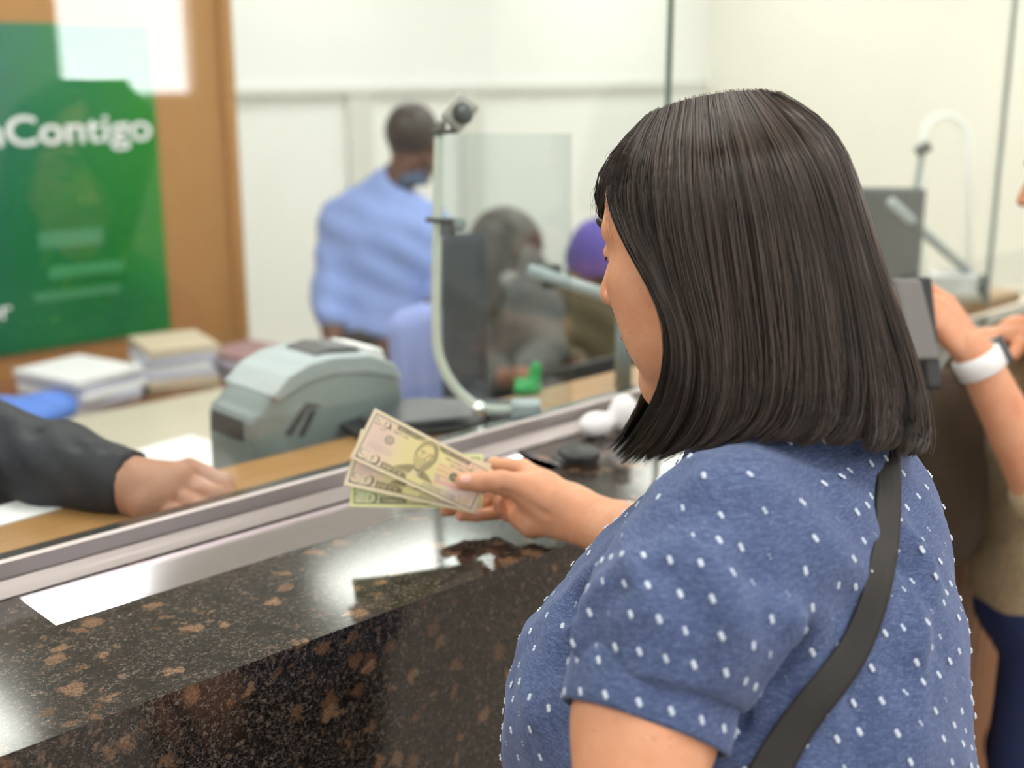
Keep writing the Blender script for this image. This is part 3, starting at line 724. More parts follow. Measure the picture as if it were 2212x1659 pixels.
def hair_at(u, t, lift):
    """u in 0..1 around, t in 0..1 along (arrays), lift metres outwards"""
    x = np.clip(u, 0, 1)*(G3.shape[0]-1.001); i = x.astype(int); f = (x-i)[..., None]
    y = np.clip(t, 0, 1)*(G3.shape[1]-1.001); j = y.astype(int); g = (y-j)[..., None]
    p = (G3[i, j]*(1-f)+G3[i+1, j]*f)*(1-g)+(G3[i, j+1]*(1-f)+G3[i+1, j+1]*f)*g
    c = HC+np.array([0, 0, 1.])*((p-HC)[..., 2:3]*.6); o = p-c; o /= np.linalg.norm(o, axis=-1)[..., None]+1e-9
    return p+o*np.asarray(lift)[..., None]
def strands(n, u0, u1, npt, rad, lift0, lift1, col, t_end=(.93, 1.0), fly=.0, clump=.5):
    u = rng.uniform(u0, u1, n); nc = int(70*(u1-u0))+2; cu = u0+(np.round((u-u0)/(u1-u0)*nc)+.0)*(u1-u0)/nc
    te = rng.uniform(*t_end, n); T = np.linspace(0, 1, npt)[None]*te[:, None]
    w1 = rng.normal(0, 1, n)[:, None]; w2 = rng.normal(0, 1, n)[:, None]
    U_ = u[:, None]+(cu-u)[:, None]*clump*T**2.2+.010*w1*T*(1-T)*1.5+.004*np.sin(T*6+w2*3)
    # wavy locks that move together
    U_ += .007*np.sin(cu[:, None]*83+1)*T**2+.005*np.sin(cu[:, None]*171+T*4)*T**2+.004*np.sin(cu[:, None]*67+T*7)*T
    T = T*(1-.035*np.abs(np.sin(cu[:, None]*119))*T**3-.10*np.exp(-((cu[:, None]-.262)/.012)**2)*T**3)
    lf = rng.uniform(lift0, lift1, n)[:, None]+.0045*np.sin(cu[:, None]*131+2*np.sin(cu[:, None]*53))*T+fly*w2*T**2
    Pn = hair_at(U_, T, lf); Pn = Pn+rng.normal(0, fly*.3+1e-6, (n, 1, 3))*T[..., None]**2
    Tn = np.gradient(Pn, axis=1); Tn /= np.linalg.norm(Tn, axis=2)[..., None]+1e-12
    ref = np.array([.3, .2, .93]); A = np.cross(Tn, ref); A /= np.linalg.norm(A, axis=2)[..., None]+1e-12; B = np.cross(Tn, A)
    r = rad*rng.uniform(.7, 1.3, (n, 1))*(1-.75*np.linspace(0, 1, npt)[None]**6)
    V = np.stack([Pn+r[..., None]*(math.cos(k*2.0944)*A+math.sin(k*2.0944)*B) for k in range(3)], 2)   # n,npt,3,3
    base = (np.arange(n)*npt*3)[:, None, None]+(np.arange(npt-1)*3)[None, :, None]; k = np.arange(3)[None, None]; k2 = (k+1) % 3
    Fq = np.stack([base+k, base+k2, base+3+k2, base+3+k], -1).reshape(-1, 4)
    cs = col(n, cu); C4 = np.repeat(np.concatenate([cs, np.ones((n, 1))], 1), npt*3, axis=0)
    return V.reshape(-1, 3), Fq, C4
def hcol(n, cu):
    b = rng.uniform(0, 1, (n, 1)); k = .5+.5*np.sin(cu[:, None]*97+2)*np.sin(cu[:, None]*41)
    c = np.array([[.0055, .0038, .0034]])*(1-b)+np.array([[.030, .018, .014]])*b
    c = c*(.65+.6*k); m = rng.uniform(size=(n, 1)) < .05; return np.where(m, np.array([[.14, .10, .08]]), c)
# scalp-side shell closed under the strands
nu, ntp = 120, 30
uu, tt = np.meshgrid(np.linspace(0, 1, nu), np.linspace(0, .965, ntp), indexing='ij')
sv = hair_at(uu, tt, -.0105-.010*tt**3+.0010*np.sin(uu*440)*tt).reshape(-1, 3)
sf = np.array([[i*ntp+j, (i+1)*ntp+j, (i+1)*ntp+j+1, i*ntp+j+1] for i in range(nu-1) for j in range(ntp-1)])
# inner layer so that the mass has thickness
sv2 = hair_at(uu, tt, -.022-.012*tt**3).reshape(-1, 3); sf2 = sf[:, ::-1]+len(sv)
parts = [(sv, sf, np.tile([.009, .0065, .006, 1], (len(sv), 1))), (sv2, sf2-len(sv), np.tile([.006, .004, .004, 1], (len(sv2), 1)))]
parts.append(strands(9000, 0.0, .56, 32, .00036, -.006, .0008, hcol))
parts.append(strands(3000, .50, 1.0, 16, .0005, -.006, .001, hcol))
parts.append(strands(420, 0.0, .52, 24, .00022, .0005, .0035, lambda n, c: np.tile([[.10, .075, .065]], (n, 1))*rng.uniform(.5, 1.6, (n, 1)), (.6, 1.0), .0025, 0))
parts.append(strands(500, 0.0, .16, 22, .0003, -.004, .002, hcol, (.97, 1.0), .004, .8))
# short wisps at the hairline above the brow
def wisps(n):
    Vs, Fs, Cs = [], [], []
    for i in range(n):
        x0 = random.uniform(1318, 1372); y0 = 425-(x0-1318)*2.3+random.uniform(-20, 20); a = hair_pt(x0, max(y0, 262), random.choice((1, 1, .2)))
        ln = random.uniform(.012, .038); d = nrm(-RT*random.uniform(.5, 1.2)-UP*random.uniform(-.6, 1.1)+FW*random.uniform(-.3, .3))
        pts = [a+d*ln*t-np.array([0, 0, 1])*ln*.8*t*t+RT*ln*.45*t**3 for t in np.linspace(0, 1, 8)]
        v, f = tube_geo(pts, np.linspace(.0002, .00008, 8), 3, False); Fs.append(np.array(f)+sum(len(q) for q in Vs)); Vs.append(np.array(v)); Cs.append(np.tile([.03, .02, .018, 1], (len(v), 1)))
    return np.vstack(Vs), np.vstack(Fs), np.vstack(Cs)
parts.append(wisps(130))
V = np.vstack([p[0] for p in parts]); o_ = 0; Fl = []
for p in parts: Fl.append(p[1]+o_); o_ += len(p[0])
Cl = np.vstack([p[2] for p in parts]); Fa = np.vstack(Fl)
me = bpy.data.meshes.new('hair'); me.vertices.add(len(V)); me.vertices.foreach_set('co', V.ravel())
me.loops.add(Fa.size); me.loops.foreach_set('vertex_index', Fa.ravel().astype(np.int32))
me.polygons.add(len(Fa)); me.polygons.foreach_set('loop_start', np.arange(0, Fa.size, 4, dtype=np.int32)); me.update(calc_edges=True)
ca = me.color_attributes.new('tint', 'FLOAT_COLOR', 'POINT'); ca.data.foreach_set('color', Cl.ravel())
M_HAIR = vcol('glossy_dark_hair', 'tint', .30, .50)
hair = link(me, 'hair', M_HAIR, woman)

# ------------------------------------------------------------------ banknotes
def raster_text(canvas, text, x, y, h, colr, italic=0.0, squeeze=1.0, width=None):
    """fill glyph triangles into canvas (rows: top first); x,y lower-left in units of note height"""
    cu = bpy.data.curves.new('t', 'FONT'); cu.body = text; cu.resolution_u = 2
    ob = bpy.data.objects.new('t', cu); scn.collection.objects.link(ob)
    dg = bpy.context.evaluated_depsgraph_get(); me = ob.evaluated_get(dg).to_mesh(); me.calc_loop_triangles()
    v = np.array([q.co[:2] for q in me.vertices]); tr = [tuple(t.vertices) for t in me.loop_triangles]
    if len(v) and tr:
        hh = v[:, 1].max(); s = h/.70; w0 = (v[:, 0].max()-v[:, 0].min())*s; sx = s*squeeze*(width/w0 if width else 1)
        Hc, Wc = canvas.shape[:2]; X = (x+(v[:, 0]-v[:, 0].min())*sx+italic*v[:, 1]*s)*Hc; Y = (1-(y+v[:, 1]*s))*Hc
        for a, b, c in tr:
            x0, x1 = max(int(min(X[a], X[b], X[c])), 0), min(int(max(X[a], X[b], X[c]))+2, Wc)
            y0, y1 = max(int(min(Y[a], Y[b], Y[c])), 0), min(int(max(Y[a], Y[b], Y[c]))+2, Hc)
            if x1 <= x0 or y1 <= y0: continue
            gx, gy = np.meshgrid(np.arange(x0, x1), np.arange(y0, y1)); D = (Y[b]-Y[c])*(X[a]-X[c])+(X[c]-X[b])*(Y[a]-Y[c])
            if abs(D) < 1e-9: continue
            l1 = ((Y[b]-Y[c])*(gx-X[c])+(X[c]-X[b])*(gy-Y[c]))/D; l2 = ((Y[c]-Y[a])*(gx-X[c])+(X[a]-X[c])*(gy-Y[c]))/D
            m = (l1 >= -.02) & (l2 >= -.02) & (l1+l2 <= 1.02); canvas[y0:y1, x0:x1][m] = colr
    ob.evaluated_get(dg).to_mesh_clear(); bpy.data.objects.remove(ob); bpy.data.curves.remove(cu)
def note_art(val, word):
    Hc = 240; Wc = int(Hc*2.355); yy, xx = np.mgrid[0:Hc, 0:Wc]; x = xx/Hc; y = 1-yy/Hc; A = Wc/Hc; fifty = val == '50'
    def lerp(a, b, t): return np.array(a)*(1-t[..., None])+np.array(b)*t[..., None]
    if fifty:
        mid = np.exp(-((x-1.15)/.62)**4); im = lerp(srgb(240, 214, 196), srgb(240, 226, 168), mid)
        im = lerp(im, srgb(214, 198, 196), .45*np.exp(-((x-.33)/.2)**2-((y-.5)/.35)**2)); im = lerp(im, srgb(250, 222, 216), .9*np.exp(-((x-1.98)/.32)**2-((y-.2)/.3)**2))
        border = srgb(250, 224, 196)
    else:
        im = np.ones((Hc, Wc, 3))*srgb(206, 214, 168); im = lerp(im, srgb(236, 226, 176), np.exp(-((x-1.2)/.5)**4)); border = srgb(224, 226, 170)
    INK = np.array(srgb(84, 78, 66)); INK2 = np.array(srgb(120, 112, 92))
    def put(m, c, a=1.0): im[m] = im[m]*(1-a)+np.array(c)*a
    mg = .065; inside = (x > mg) & (x < A-mg) & (y > mg) & (y < 1-mg); put(~inside, border, .9)
    fr = inside & ~((x > mg+.016) & (x < A-mg-.016) & (y > mg+.016) & (y < 1-mg-.016)); put(fr, INK, .85)
    # engraved hatching
    hat = (np.sin((x*1.0+y*.6)*260) > .2)
    put((y > .845) & (y < .925) & (x > .50) & (x < 1.02), INK, .85); put((y > .845) & (y < .925) & (x > 1.30) & (x < 1.92), INK, .85); put((np.abs(y-.885) < .012) & (x > 1.02) & (x < 1.3), INK, .7)
    put((y > .085) & (y < .19) & (x > .52) & (x < 1.0), INK, .75); put((y > .085) & (y < .18) & (x > 1.30) & (x < 1.95) & hat, INK, .8)
    LT = np.array(srgb(240, 228, 190))
    raster_text(im, 'FEDERAL RESERVE NOTE', .53, .865, .038, LT, width=.46); raster_text(im, 'THE UNITED STATES OF AMERICA', 1.33, .865, .038, LT, width=.56)
    # portrait: suit, head, beard, all engraved
    ov = ((x-1.14)/.36)**2+((y-.52)/.43)**2 < 1
    put(ov & inside, srgb(238, 226, 170), .55)
    suit = (y < .40-.95*np.abs(x-1.10)**1.6) & (x > .58) & (x < 1.66) & (y > .20) & inside
    put(suit, INK, .55); put(suit & (np.sin((x-y)*150) > .2), INK, .4)
    shirtm = (np.abs(x-1.12) < .05+(.36-y)*.35) & (y < .36) & (y > .20); put(shirtm, LT, .9); tie = (np.abs(x-1.12) < .05) & (np.abs(y-.325) < .022); put(tie, INK, .8)
    put((np.abs(x-1.14-(.36-y)*.5) < .05) & (y < .31) & (y > .2), INK, .45)
    hx, hy = (x-1.15-.03*(y-.6))/1.42, (y-.62)/1.42; headm = (hx/.128)**2+(hy/.205)**2 < 1; put(headm, srgb(234, 220, 164), 1)
    shade = headm & (hx > .03+.04*np.sin(hy*11+1)); put(shade, INK2, .30); put(shade & (np.sin((x+y*.5)*210) > 0), INK2, .35)
    hairm = (((hx/.142)**2+((hy-.012)/.215)**2 < 1) & (hy > .05-.25*np.abs(hx)) & ~((hx/.108)**2+((hy-.005)/.155)**2 < 1)); put(hairm, INK2, .35); put(hairm & (np.sin(x*230+y*90) > .1), INK, .35)
    beard = (headm & (hy < -.060+.5*np.abs(hx)) & ~((np.abs(hx) < .030) & (np.abs(hy+.088) < .007))) if fifty else headm & (hy < -.18)
    put(beard, INK2, .14); put(beard & (np.sin(y*210+x*110) > .1), INK2, .35)
    for s in (-1, 1):
        put(((hx-s*.048)/.020)**2+((hy-.028)/.007)**2 < 1, INK, .5); put((np.abs(hx-s*.050) < .034) & (np.abs(hy-.056+.25*np.abs(hx-s*.045)) < .008), INK2, .7)
        put(((hx-s*.128)/.012)**2+((hy)/.035)**2 < 1, INK2, .5); put(((hx-s*.05)/.03)**2+((hy-.002)/.008)**2 < 1, INK2, .3)
    put((np.abs(hx-.014) < .006) & (hy < .03) & (hy > -.030), INK2, .6); put((np.abs(hx) < .026) & (np.abs(hy+.040) < .006), INK2, .8); put((np.abs(hx) < .030) & (np.abs(hy+.086) < .004), INK, .7)
    put((np.abs(np.sqrt((hx/.13)**2+(hy/.207)**2)-1) < .018), INK, .5)
    # seals
    r = np.hypot(x-.47, y-.60); put((r < .085) & (r > .068), INK, .8); put((r < .062) & ((np.sin(x*220)*np.sin(y*220) > -.1)), INK, .6)
    r = np.hypot(x-1.76, (y-.50)); put(r < .088+.006*np.sin(np.arctan2(y-.5, x-1.76)*24), srgb(92, 104, 84) if fifty else srgb(60, 110, 70), .95); put((r < .05) & (np.sin(x*200)*np.sin(y*200) > 0), LT, .5)
    if fifty:
        for k in range(3): put((np.abs(y-(.60-.10*k)-.02*np.sin(x*9)) < .028) & (x > 1.42) & (x < 2.12) & inside & (r > .1), srgb(240, 176, 150), .55)
        put((np.abs(y-.30-.03*np.sin(x*8)) < .03) & (x > 1.46) & (x < 1.95), srgb(240, 176, 176), .75); put(np.hypot((x-1.50), y-.36) < .05, srgb(190, 170, 190), .5)
    raster_text(im, 'THE UNITED STATES', 1.48, .745, .055, np.array(srgb(110, 74, 66)), width=.56); raster_text(im, 'OF AMERICA', 1.60, .665, .055, np.array(srgb(110, 74, 66)), width=.38)
    raster_text(im, 'MC 81 26071154', .26, .765, .045, INK, width=.48); raster_text(im, 'C13', .24, .70, .04, INK, width=.09)
    put((np.abs((y*170) % 6-3) < .7) & (x > .16) & (x < .62) & (y > .33) & (y < .44) & (np.sin(x*160+y*50) > -.4), srgb(140, 120, 150), .7)
    raster_text(im, word, .56, .098, .062, LT, width=.36); raster_text(im, 'DOLLARS', 1.34, .09, .072, LT, width=.50); raster_text(im, word[:3], .1, .005, .0, LT)
    # corner numerals: dark ground with pale figure
    for (cx_, cy_, w_, h_) in ((.12, .775, .26, .13), (.10, .085, .36, .19), (1.98, .775, .26, .13), ):
        raster_text(im, val, cx_-.012, cy_-.010, h_, INK, width=w_+.028); raster_text(im, val, cx_+.004, cy_+.004, h_*.9, LT if fifty else np.array(srgb(226, 230, 196)), width=w_-.02)
    if fifty: raster_text(im, val, 1.97, .10, .13, np.array(srgb(206, 186, 70)), width=.22)
    else: raster_text(im, val, 1.97, .10, .15, np.array(srgb(120, 140, 70)), width=.24)
    return np.clip(im*1.12, 0, .93)[::-1]           # rows bottom first
ART = {'50': note_art('50', 'FIFTY'), '20': note_art('20', 'TWENTY')}
M_NOTE = vcol('printed_banknote_paper', 'print', .75, .15)
M_NBACK = plain('banknote_back', (.50, .52, .40), .75, noise=.3, scale=400)
def banknote(val, TL, TR, BR, BL, label, bow=0.0, curl=0.0):
    im = ART[val]; h, w = im.shape[:2]; TL, TR, BR, BL = [np.asarray(q) for q in (TL, TR, BR, BL)]
    u, v = np.meshgrid(np.linspace(0, 1, w), np.linspace(0, 1, h))
    Pn = (BL*(1-u[..., None])+BR*u[..., None])*(1-v[..., None])+(TL*(1-u[..., None])+TR*u[..., None])*v[..., None]
    n = nrm(np.cross(BR-BL, TL-BL)); n = n if n@FW < 0 else -n
    Pn = Pn+n*(bow*np.sin(np.pi*u)+curl*(1-u)**2*(v-.5)+.0006*np.sin(u*9+v*4))[..., None]
    V = Pn.reshape(-1, 3); idx = np.arange(h*w).reshape(h, w)
    Fq = np.stack([idx[:-1, :-1], idx[:-1, 1:], idx[1:, 1:], idx[1:, :-1]], -1).reshape(-1, 4)
    if np.cross(V[Fq[0][1]]-V[Fq[0][0]], V[Fq[0][3]]-V[Fq[0][0]])@n < 0: Fq = Fq[:, ::-1]
    e = thing('banknote', label, 'banknote', V.mean(0), 'banknotes fanned in the hand')
    me = bpy.data.meshes.new('note'); me.vertices.add(len(V)); me.vertices.foreach_set('co', V.ravel()); me.loops.add(Fq.size); me.loops.foreach_set('vertex_index', Fq.ravel().astype(np.int32))
    me.polygons.add(len(Fq)); me.polygons.foreach_set('loop_start', np.arange(0, Fq.size, 4, dtype=np.int32)); me.update(calc_edges=True)
    a = me.color_attributes.new('print', 'FLOAT_COLOR', 'POINT'); a.data.foreach_set('color', np.concatenate([im.reshape(-1, 3), np.ones((h*w, 1))], 1).ravel())
    link(me, 'printed_front', M_NOTE, e)
    st = 6; V2 = (Pn-n*.00014)[::st, ::st]; hh, ww = V2.shape[:2]; i2 = np.arange(hh*ww).reshape(hh, ww)
    F2 = np.stack([i2[:-1, :-1], i2[1:, :-1], i2[1:, 1:], i2[:-1, 1:]], -1).reshape(-1, 4); mesh('printed_back', V2.reshape(-1, 3), F2, M_NBACK, e)
    return e
banknote('50', P(809, 881, 1.507), P(1066, 1015, 1.556), P(1021, 1109, 1.548), P(756, 989, 1.503), 'front fifty dollar banknote under the thumb, tilted most steeply', .003, .004)
banknote('50', P(780, 926, 1.523), P(1062, 1002, 1.566), P(1026, 1110, 1.557), P(742, 1047, 1.517), 'fifty dollar banknote in the middle of the fan, half covered', .002, .004)
banknote('20', P(762, 976, 1.538), P(1044, 981, 1.575), P(1041, 1098, 1.567), P(755, 1095, 1.532), 'greenish twenty dollar banknote at the back of the fan, lowest edge showing', .002, .003)

# ------------------------------------------------------------------ shoulder strap lying on the shirt
strap = thing('shoulder_bag_strap', 'wide black webbing strap running diagonally across the back of the dotted blue shirt', 'bag strap', P(1880, 1300, 1.0))
ctrl = [(1905, 905, 44), (1913, 960, 50), (1917, 1050, 52), (1914, 1150, 54), (1902, 1230, 56), (1882, 1310, 60), (1850, 1390, 66), (1808, 1455, 72), (1752, 1525, 76), (1706, 1590, 82), (1668, 1655, 88), (1630, 1730, 90), (1585, 1830, 92), (1545, 1930, 92)]
cc = catmull(np.array(ctrl, float), 60); rows_ = []; nr = 9; prev = None
for i in range(60):
    a = cc[min(i+1, 59)][:2]-cc[max(i-1, 0)][:2]; nx, ny = nrm(np.array([a[1], -a[0]])) ; line = []
    for k in range(nr):
        w = (k/(nr-1)-.5)*cc[i][2]; p, n = hit(cc[i][0]+nx*w, cc[i][1]+ny*w); line.append(p)
    ok = [q for q in line if q is not None]
    if not ok: continue
    dm = np.mean([(q-CAM)@FW for q in ok]); L = []
    for k in range(nr):
        w = (k/(nr-1)-.5)*cc[i][2]; d = (line[k]-CAM)@FW if line[k] is not None else dm
        L.append((cc[i][0]+nx*w, cc[i][1]+ny*w, .5*d+.5*dm))
    rows_.append(L)
S = np.array(rows_); D = S[..., 2].copy()
for _ in range(6): D[1:-1] = (D[:-2]+D[1:-1]+D[2:])/3; D[:, 1:-1] = (D[:, :-2]+D[:, 1:-1]+D[:, 2:])/3
PV = np.array([[P(S[i, k, 0], S[i, k, 1], D[i, k]-.0055-(.0010 if k in (3, 5) else 0)) for k in range(nr)] for i in range(len(S))])
idx = np.arange(len(S)*nr).reshape(len(S), nr); Fq = np.stack([idx[:-1, :-1], idx[:-1, 1:], idx[1:, 1:], idx[1:, :-1]], -1).reshape(-1, 4)
tw = NT('black_webbing'); wv = tw.n('ShaderNodeTexWave'); tw.l(tw.pos(), wv.inputs[0]); wv.inputs['Scale'].default_value = 420
tw.col(tw.mix(wv.outputs[1], (.006, .0052, .005), (.012, .0105, .010))); tw.set(Roughness=.6); tw.bump(wv.outputs[1], .3, .0004)
o = mesh('webbing', PV.reshape(-1, 3), Fq, tw.m, strap); sm = o.modifiers.new('thick', 'SOLIDIFY'); sm.thickness = .0022
for k in (3, 5):
    V, Fc = tube_geo(PV[:, k]-FW*.0016, .0005, 5); mesh('stitching', V, Fc, M_BLACK, strap)

# ------------------------------------------------------------------ other people
def figure(label, base, headc, haz, hpitch, chest, hipc, faz, sk, top, pants, arms, hw=.20, dp=.125, hs=1.0, hair_m=None, hair_pr=None, sleeve_to=1.0, vox=.011, sr=.055, floor=0.0, hand_kw=None, cap=True, legs=True, hand_vox=.004, belt=None):
    """arms: list of (shoulder, elbow, wrist, hand_dir, back_dir, side)"""
    r = thing('person', label, 'person', (base[0], base[1], floor))
    B = head_basis(haz, hpitch); headc = np.asarray(headc); chest = np.asarray(chest); hipc = np.asarray(hipc)
    a = math.radians(faz); sx = np.array([math.sin(a), -math.cos(a), 0]); fx = np.array([math.cos(a), math.sin(a), 0]); spine = nrm(chest-hipc); MB = np.stack([sx, nrm(np.cross(spine, sx)), spine], 1)
    geos = [place_geo(head_geo(.0034), headc, B, hs)]
    neckb = chest+spine*.20; 
    geos.append(sdf_geo([rc(headc+B@np.array([-.02, 0, -.05])*hs, neckb-spine*.06, .054*hs, .060, .02), el(chest, (hw*.7, dp*.7, .16), .02, MB), rc(chest, hipc, .10, .11, .02)], .012))
    tp = [el(chest+spine*.02, (hw, dp, .20), .04, MB), el(chest-spine*.16, (hw*.86, dp*.98, .20), .05, MB), el(hipc+spine*.05, (hw*.88, dp*1.05, .13), .05, MB), rc(chest+spine*.13+sx*.02, chest+spine*.21, .085, .06, .04)]
    for sh, e, w, hdir, bdir, side in arms:
        sh, e, w = map(np.asarray, (sh, e, w)); tp.append(rc(chest+spine*.14, sh, .07, .062, .05)); tp.append(rc(sh, e, .064, sr, .03))
        if sleeve_to >= 1: tp += [rc(e, w-nrm(w-e)*.02, sr, sr*.80, .02)]
        elif sleeve_to > .6: tp += [rc(e, e+(w-e)*.3, sr, sr*.9, .02)]
        geos.append(sdf_geo([rc(e+(sh-e)*.35, e, .046, .043), rc(e, w, .046, .031, .02), rc(w, w+nrm(hdir)*.02, .027, .026, .01)], .006))
        geos.append(hand_geo(w+nrm(hdir)*.005, hdir, bdir, side, hand_vox, **(hand_kw or {})))
    v, f = join(geos); mesh('body', v, f, sk, r)
    V, Fc = sdf_geo(tp, vox); V = relax(V, Fc, 2); Nn = vnormals(V, Fc)
    V = V+Nn*(.005*np.sin(V[:, 0]*31+V[:, 2]*23)*np.sin(V[:, 1]*27-V[:, 2]*17)+.003*np.sin(V[:, 2]*60+V[:, 0]*33))[:, None]
    shirt_o = mesh('shirt', V, Fc, top, r)
    if legs:
        lp = [el(hipc, (hw*.84, dp*1.0, .12), .04, MB)]; fo = np.array([base[0], base[1], floor])
        for s in (-1, 1): lp += [rc(hipc+sx*s*.085-spine*.02, fo+sx*s*.09+fx*.03+np.array([0, 0, hipc[2]*.5]), .088, .064, .04), rc(fo+sx*s*.09+fx*.03+np.array([0, 0, hipc[2]*.5]), fo+sx*s*.10+np.array([0, 0, .08]), .064, .052, .02)]
        sdf('trousers', lp, .011, pants, r, 2)
        for s in (-1, 1): sdf('shoe', [rc(fo+sx*s*.10+np.array([0, 0, .042])-fx*.03, fo+sx*s*.11+fx*.13+np.array([0, 0, .034]), .040, .032, .02)], .008, M_SHOE, r)
    if belt is not None:
        t_ = np.linspace(0, 2*np.pi, 49); pts = [hipc+spine*.035+sx*hw*.89*math.cos(q)+MB[:, 1]*dp*1.08*math.sin(q) for q in t_]
        V2 = []; 
        for q in pts: V2 += [q-spine*.02, q+spine*.02]
        o = mesh('belt', V2, [[2*i, 2*i+2, 2*i+3, 2*i+1] for i in range(48)], belt, r); sm = o.modifiers.new('t', 'SOLIDIFY'); sm.thickness = .004
    if hair_pr is not None:
        prs = []
        for q in hair_pr:
            neg = q[0] == '-'; q2 = q[1:] if neg else q
            if q2[0] == 'rc': q3 = rc(headc+hs*(B@q2[1]), headc+hs*(B@q2[2]), q2[3]*hs, q2[4]*hs, q2[5])
            else: q3 = el(headc+hs*(B@q2[1]), q2[2]*hs, q2[4], B)
            prs.append(cut(q3) if neg else q3)
        sdf('hair', prs, .0045, hair_m, r, 2)
    face_parts(r, headc, B, hs, M_BROW, M_LIP)
    return r
M_HAIRD = plain('near_black_hair', (.026, .016, .013), .5, noise=.5, scale=60, bump=.3)
M_HAIRB = plain('dark_auburn_hair', (.030, .014, .013), .45, noise=.5, scale=60, bump=.3)
M_BLUE = plain('light_blue_shirt', (.26, .36, .74), .85, noise=.05, scale=8)
M_BLUE2 = plain('periwinkle_cloth', (.29, .36, .74), .85, noise=.05, scale=8)
M_COLL = plain('navy_collar', (.05, .08, .16), .8)
M_JKT = plain('black_jacket_fabric', (.012, .013, .018), .65, noise=.3, scale=90, bump=.3)
M_GSW = plain('grey_knit', (.13, .125, .125), .9, noise=.2, scale=40); M_NV = plain('navy_cloth', (.010, .018, .040), .85)
M_OLV = plain('olive_jacket', (.10, .078, .040), .85, noise=.2); M_CARD = plain('tan_knit', (.44, .335, .21), .95, noise=.35, scale=120, bump=.6)
M_DKB = plain('dark_brown_knit', (.055, .036, .022), .95, noise=.3, scale=120, bump=.5); M_JEAN = plain('indigo_jeans', (.018, .028, .10), .85, noise=.2, scale=60)
M_PURP = plain('purple_knit', (.075, .055, .36), .9, noise=.15, scale=80); M_WSTRAP = plain('white_rubber', (.82, .82, .84), .4)
short = [el((-.012, 0, .042), (.102, .083, .092), .01), cut(el((.10, 0, -.02), (.06, .09, .075), .02)), cut(el((0, 0, -.13), (.14, .14, .10), .02))]
D_ = np.array([0, 0, -1.])

# teller on the left: black jacket, fist on the ledge
r_ = thing('person', 'bank teller in a black jacket resting a fist on the oak ledge', 'person', (.22, 1.25, 0))
wr = P(282, 1048, 1.662)
fp = [rc(wr-RT*.035+[0, 0, .004], wr, .028, .029, .01), rc(wr, P(345, 1046, 1.668), .029, .026, .02), rc(wr, P(335, 1078, 1.645), .029, .026, .02), rc(P(300, 1052, 1.66), P(385, 1034, 1.668), .036, .020, .02), el(P(345, 1062, 1.66), (.034, .034, .028), .02)]
fch = [[(408, 1014, 1.690), (480, 1044, 1.684), (495, 1086, 1.668), (468, 1108, 1.672)],
       [(394, 1042, 1.672), (463, 1072, 1.656), (474, 1106, 1.650), (440, 1118, 1.662)],
       [(374, 1070, 1.655), (434, 1100, 1.636), (440, 1122, 1.634), (405, 1126, 1.650)],
       [(350, 1096, 1.640), (396, 1120, 1.622), (392, 1130, 1.626), (362, 1128, 1.644)]]
for i, c_ in enumerate(fch):
    k = (.0160, .0162, .0155, .0142)[i]; fp += [rc(P(310, 1052+i*12, 1.672-.012*i), P(*c_[0]), .022, k*.98, .010)]; fp += chain([P(*q) for q in c_], [k, k*.96, k*.9, k*.8], .0016)
fp += chain([P(330, 1060, 1.70), P(400, 1062, 1.715), P(440, 1095, 1.705)], [.018, .0125, .011], .006)
fv, ff = sdf_geo(fp, .0020); fv = relax(fv, ff, 1)
fv[:, 2] = np.maximum(fv[:, 2], CT+.0006)
tch, thip = np.array([.20, 1.27, 1.20]), np.array([.20, 1.30, .92]); thc = np.array([.22, 1.20, 1.56]); tB = head_basis(-60, 15)
v, f = join([(fv, ff), place_geo(head_geo(.0034), thc, tB), sdf_geo([rc(thc+tB@np.array([-.02, 0, -.05]), tch+np.array([0, 0, .15]), .055, .062)], .008), sdf_geo([el(tch, (.13, .09, .16)), rc(tch, thip, .1, .11, .02), rc(tch+[0, 0, .13], (.36, 1.16, 1.36), .06, .05, .03), rc((.36, 1.16, 1.36), (.43, .92, 1.14), .035, .030, .02), rc((.43, .92, 1.14), P(-60, 978, 1.77), .030, .030, .02), rc(P(-60, 978, 1.77), P(120, 1015, 1.72), .030, .028, .02), rc(P(120, 1015, 1.72), wr, .028, .024, .02), rc(tch+[0, 0, .12], (.0, 1.25, 1.34), .06, .05, .03), rc((.0, 1.25, 1.34), (-.04, 1.15, 1.05), .045, .04, .02), rc((-.04, 1.15, 1.05), (-.02, .92, .80), .036, .026, .02)], .007),
             hand_geo((-.02, .92, .80), (0, -.1, -1), (-1, 0, 0), 1, .005)])
mesh('body', v, f, SK_T, r_)
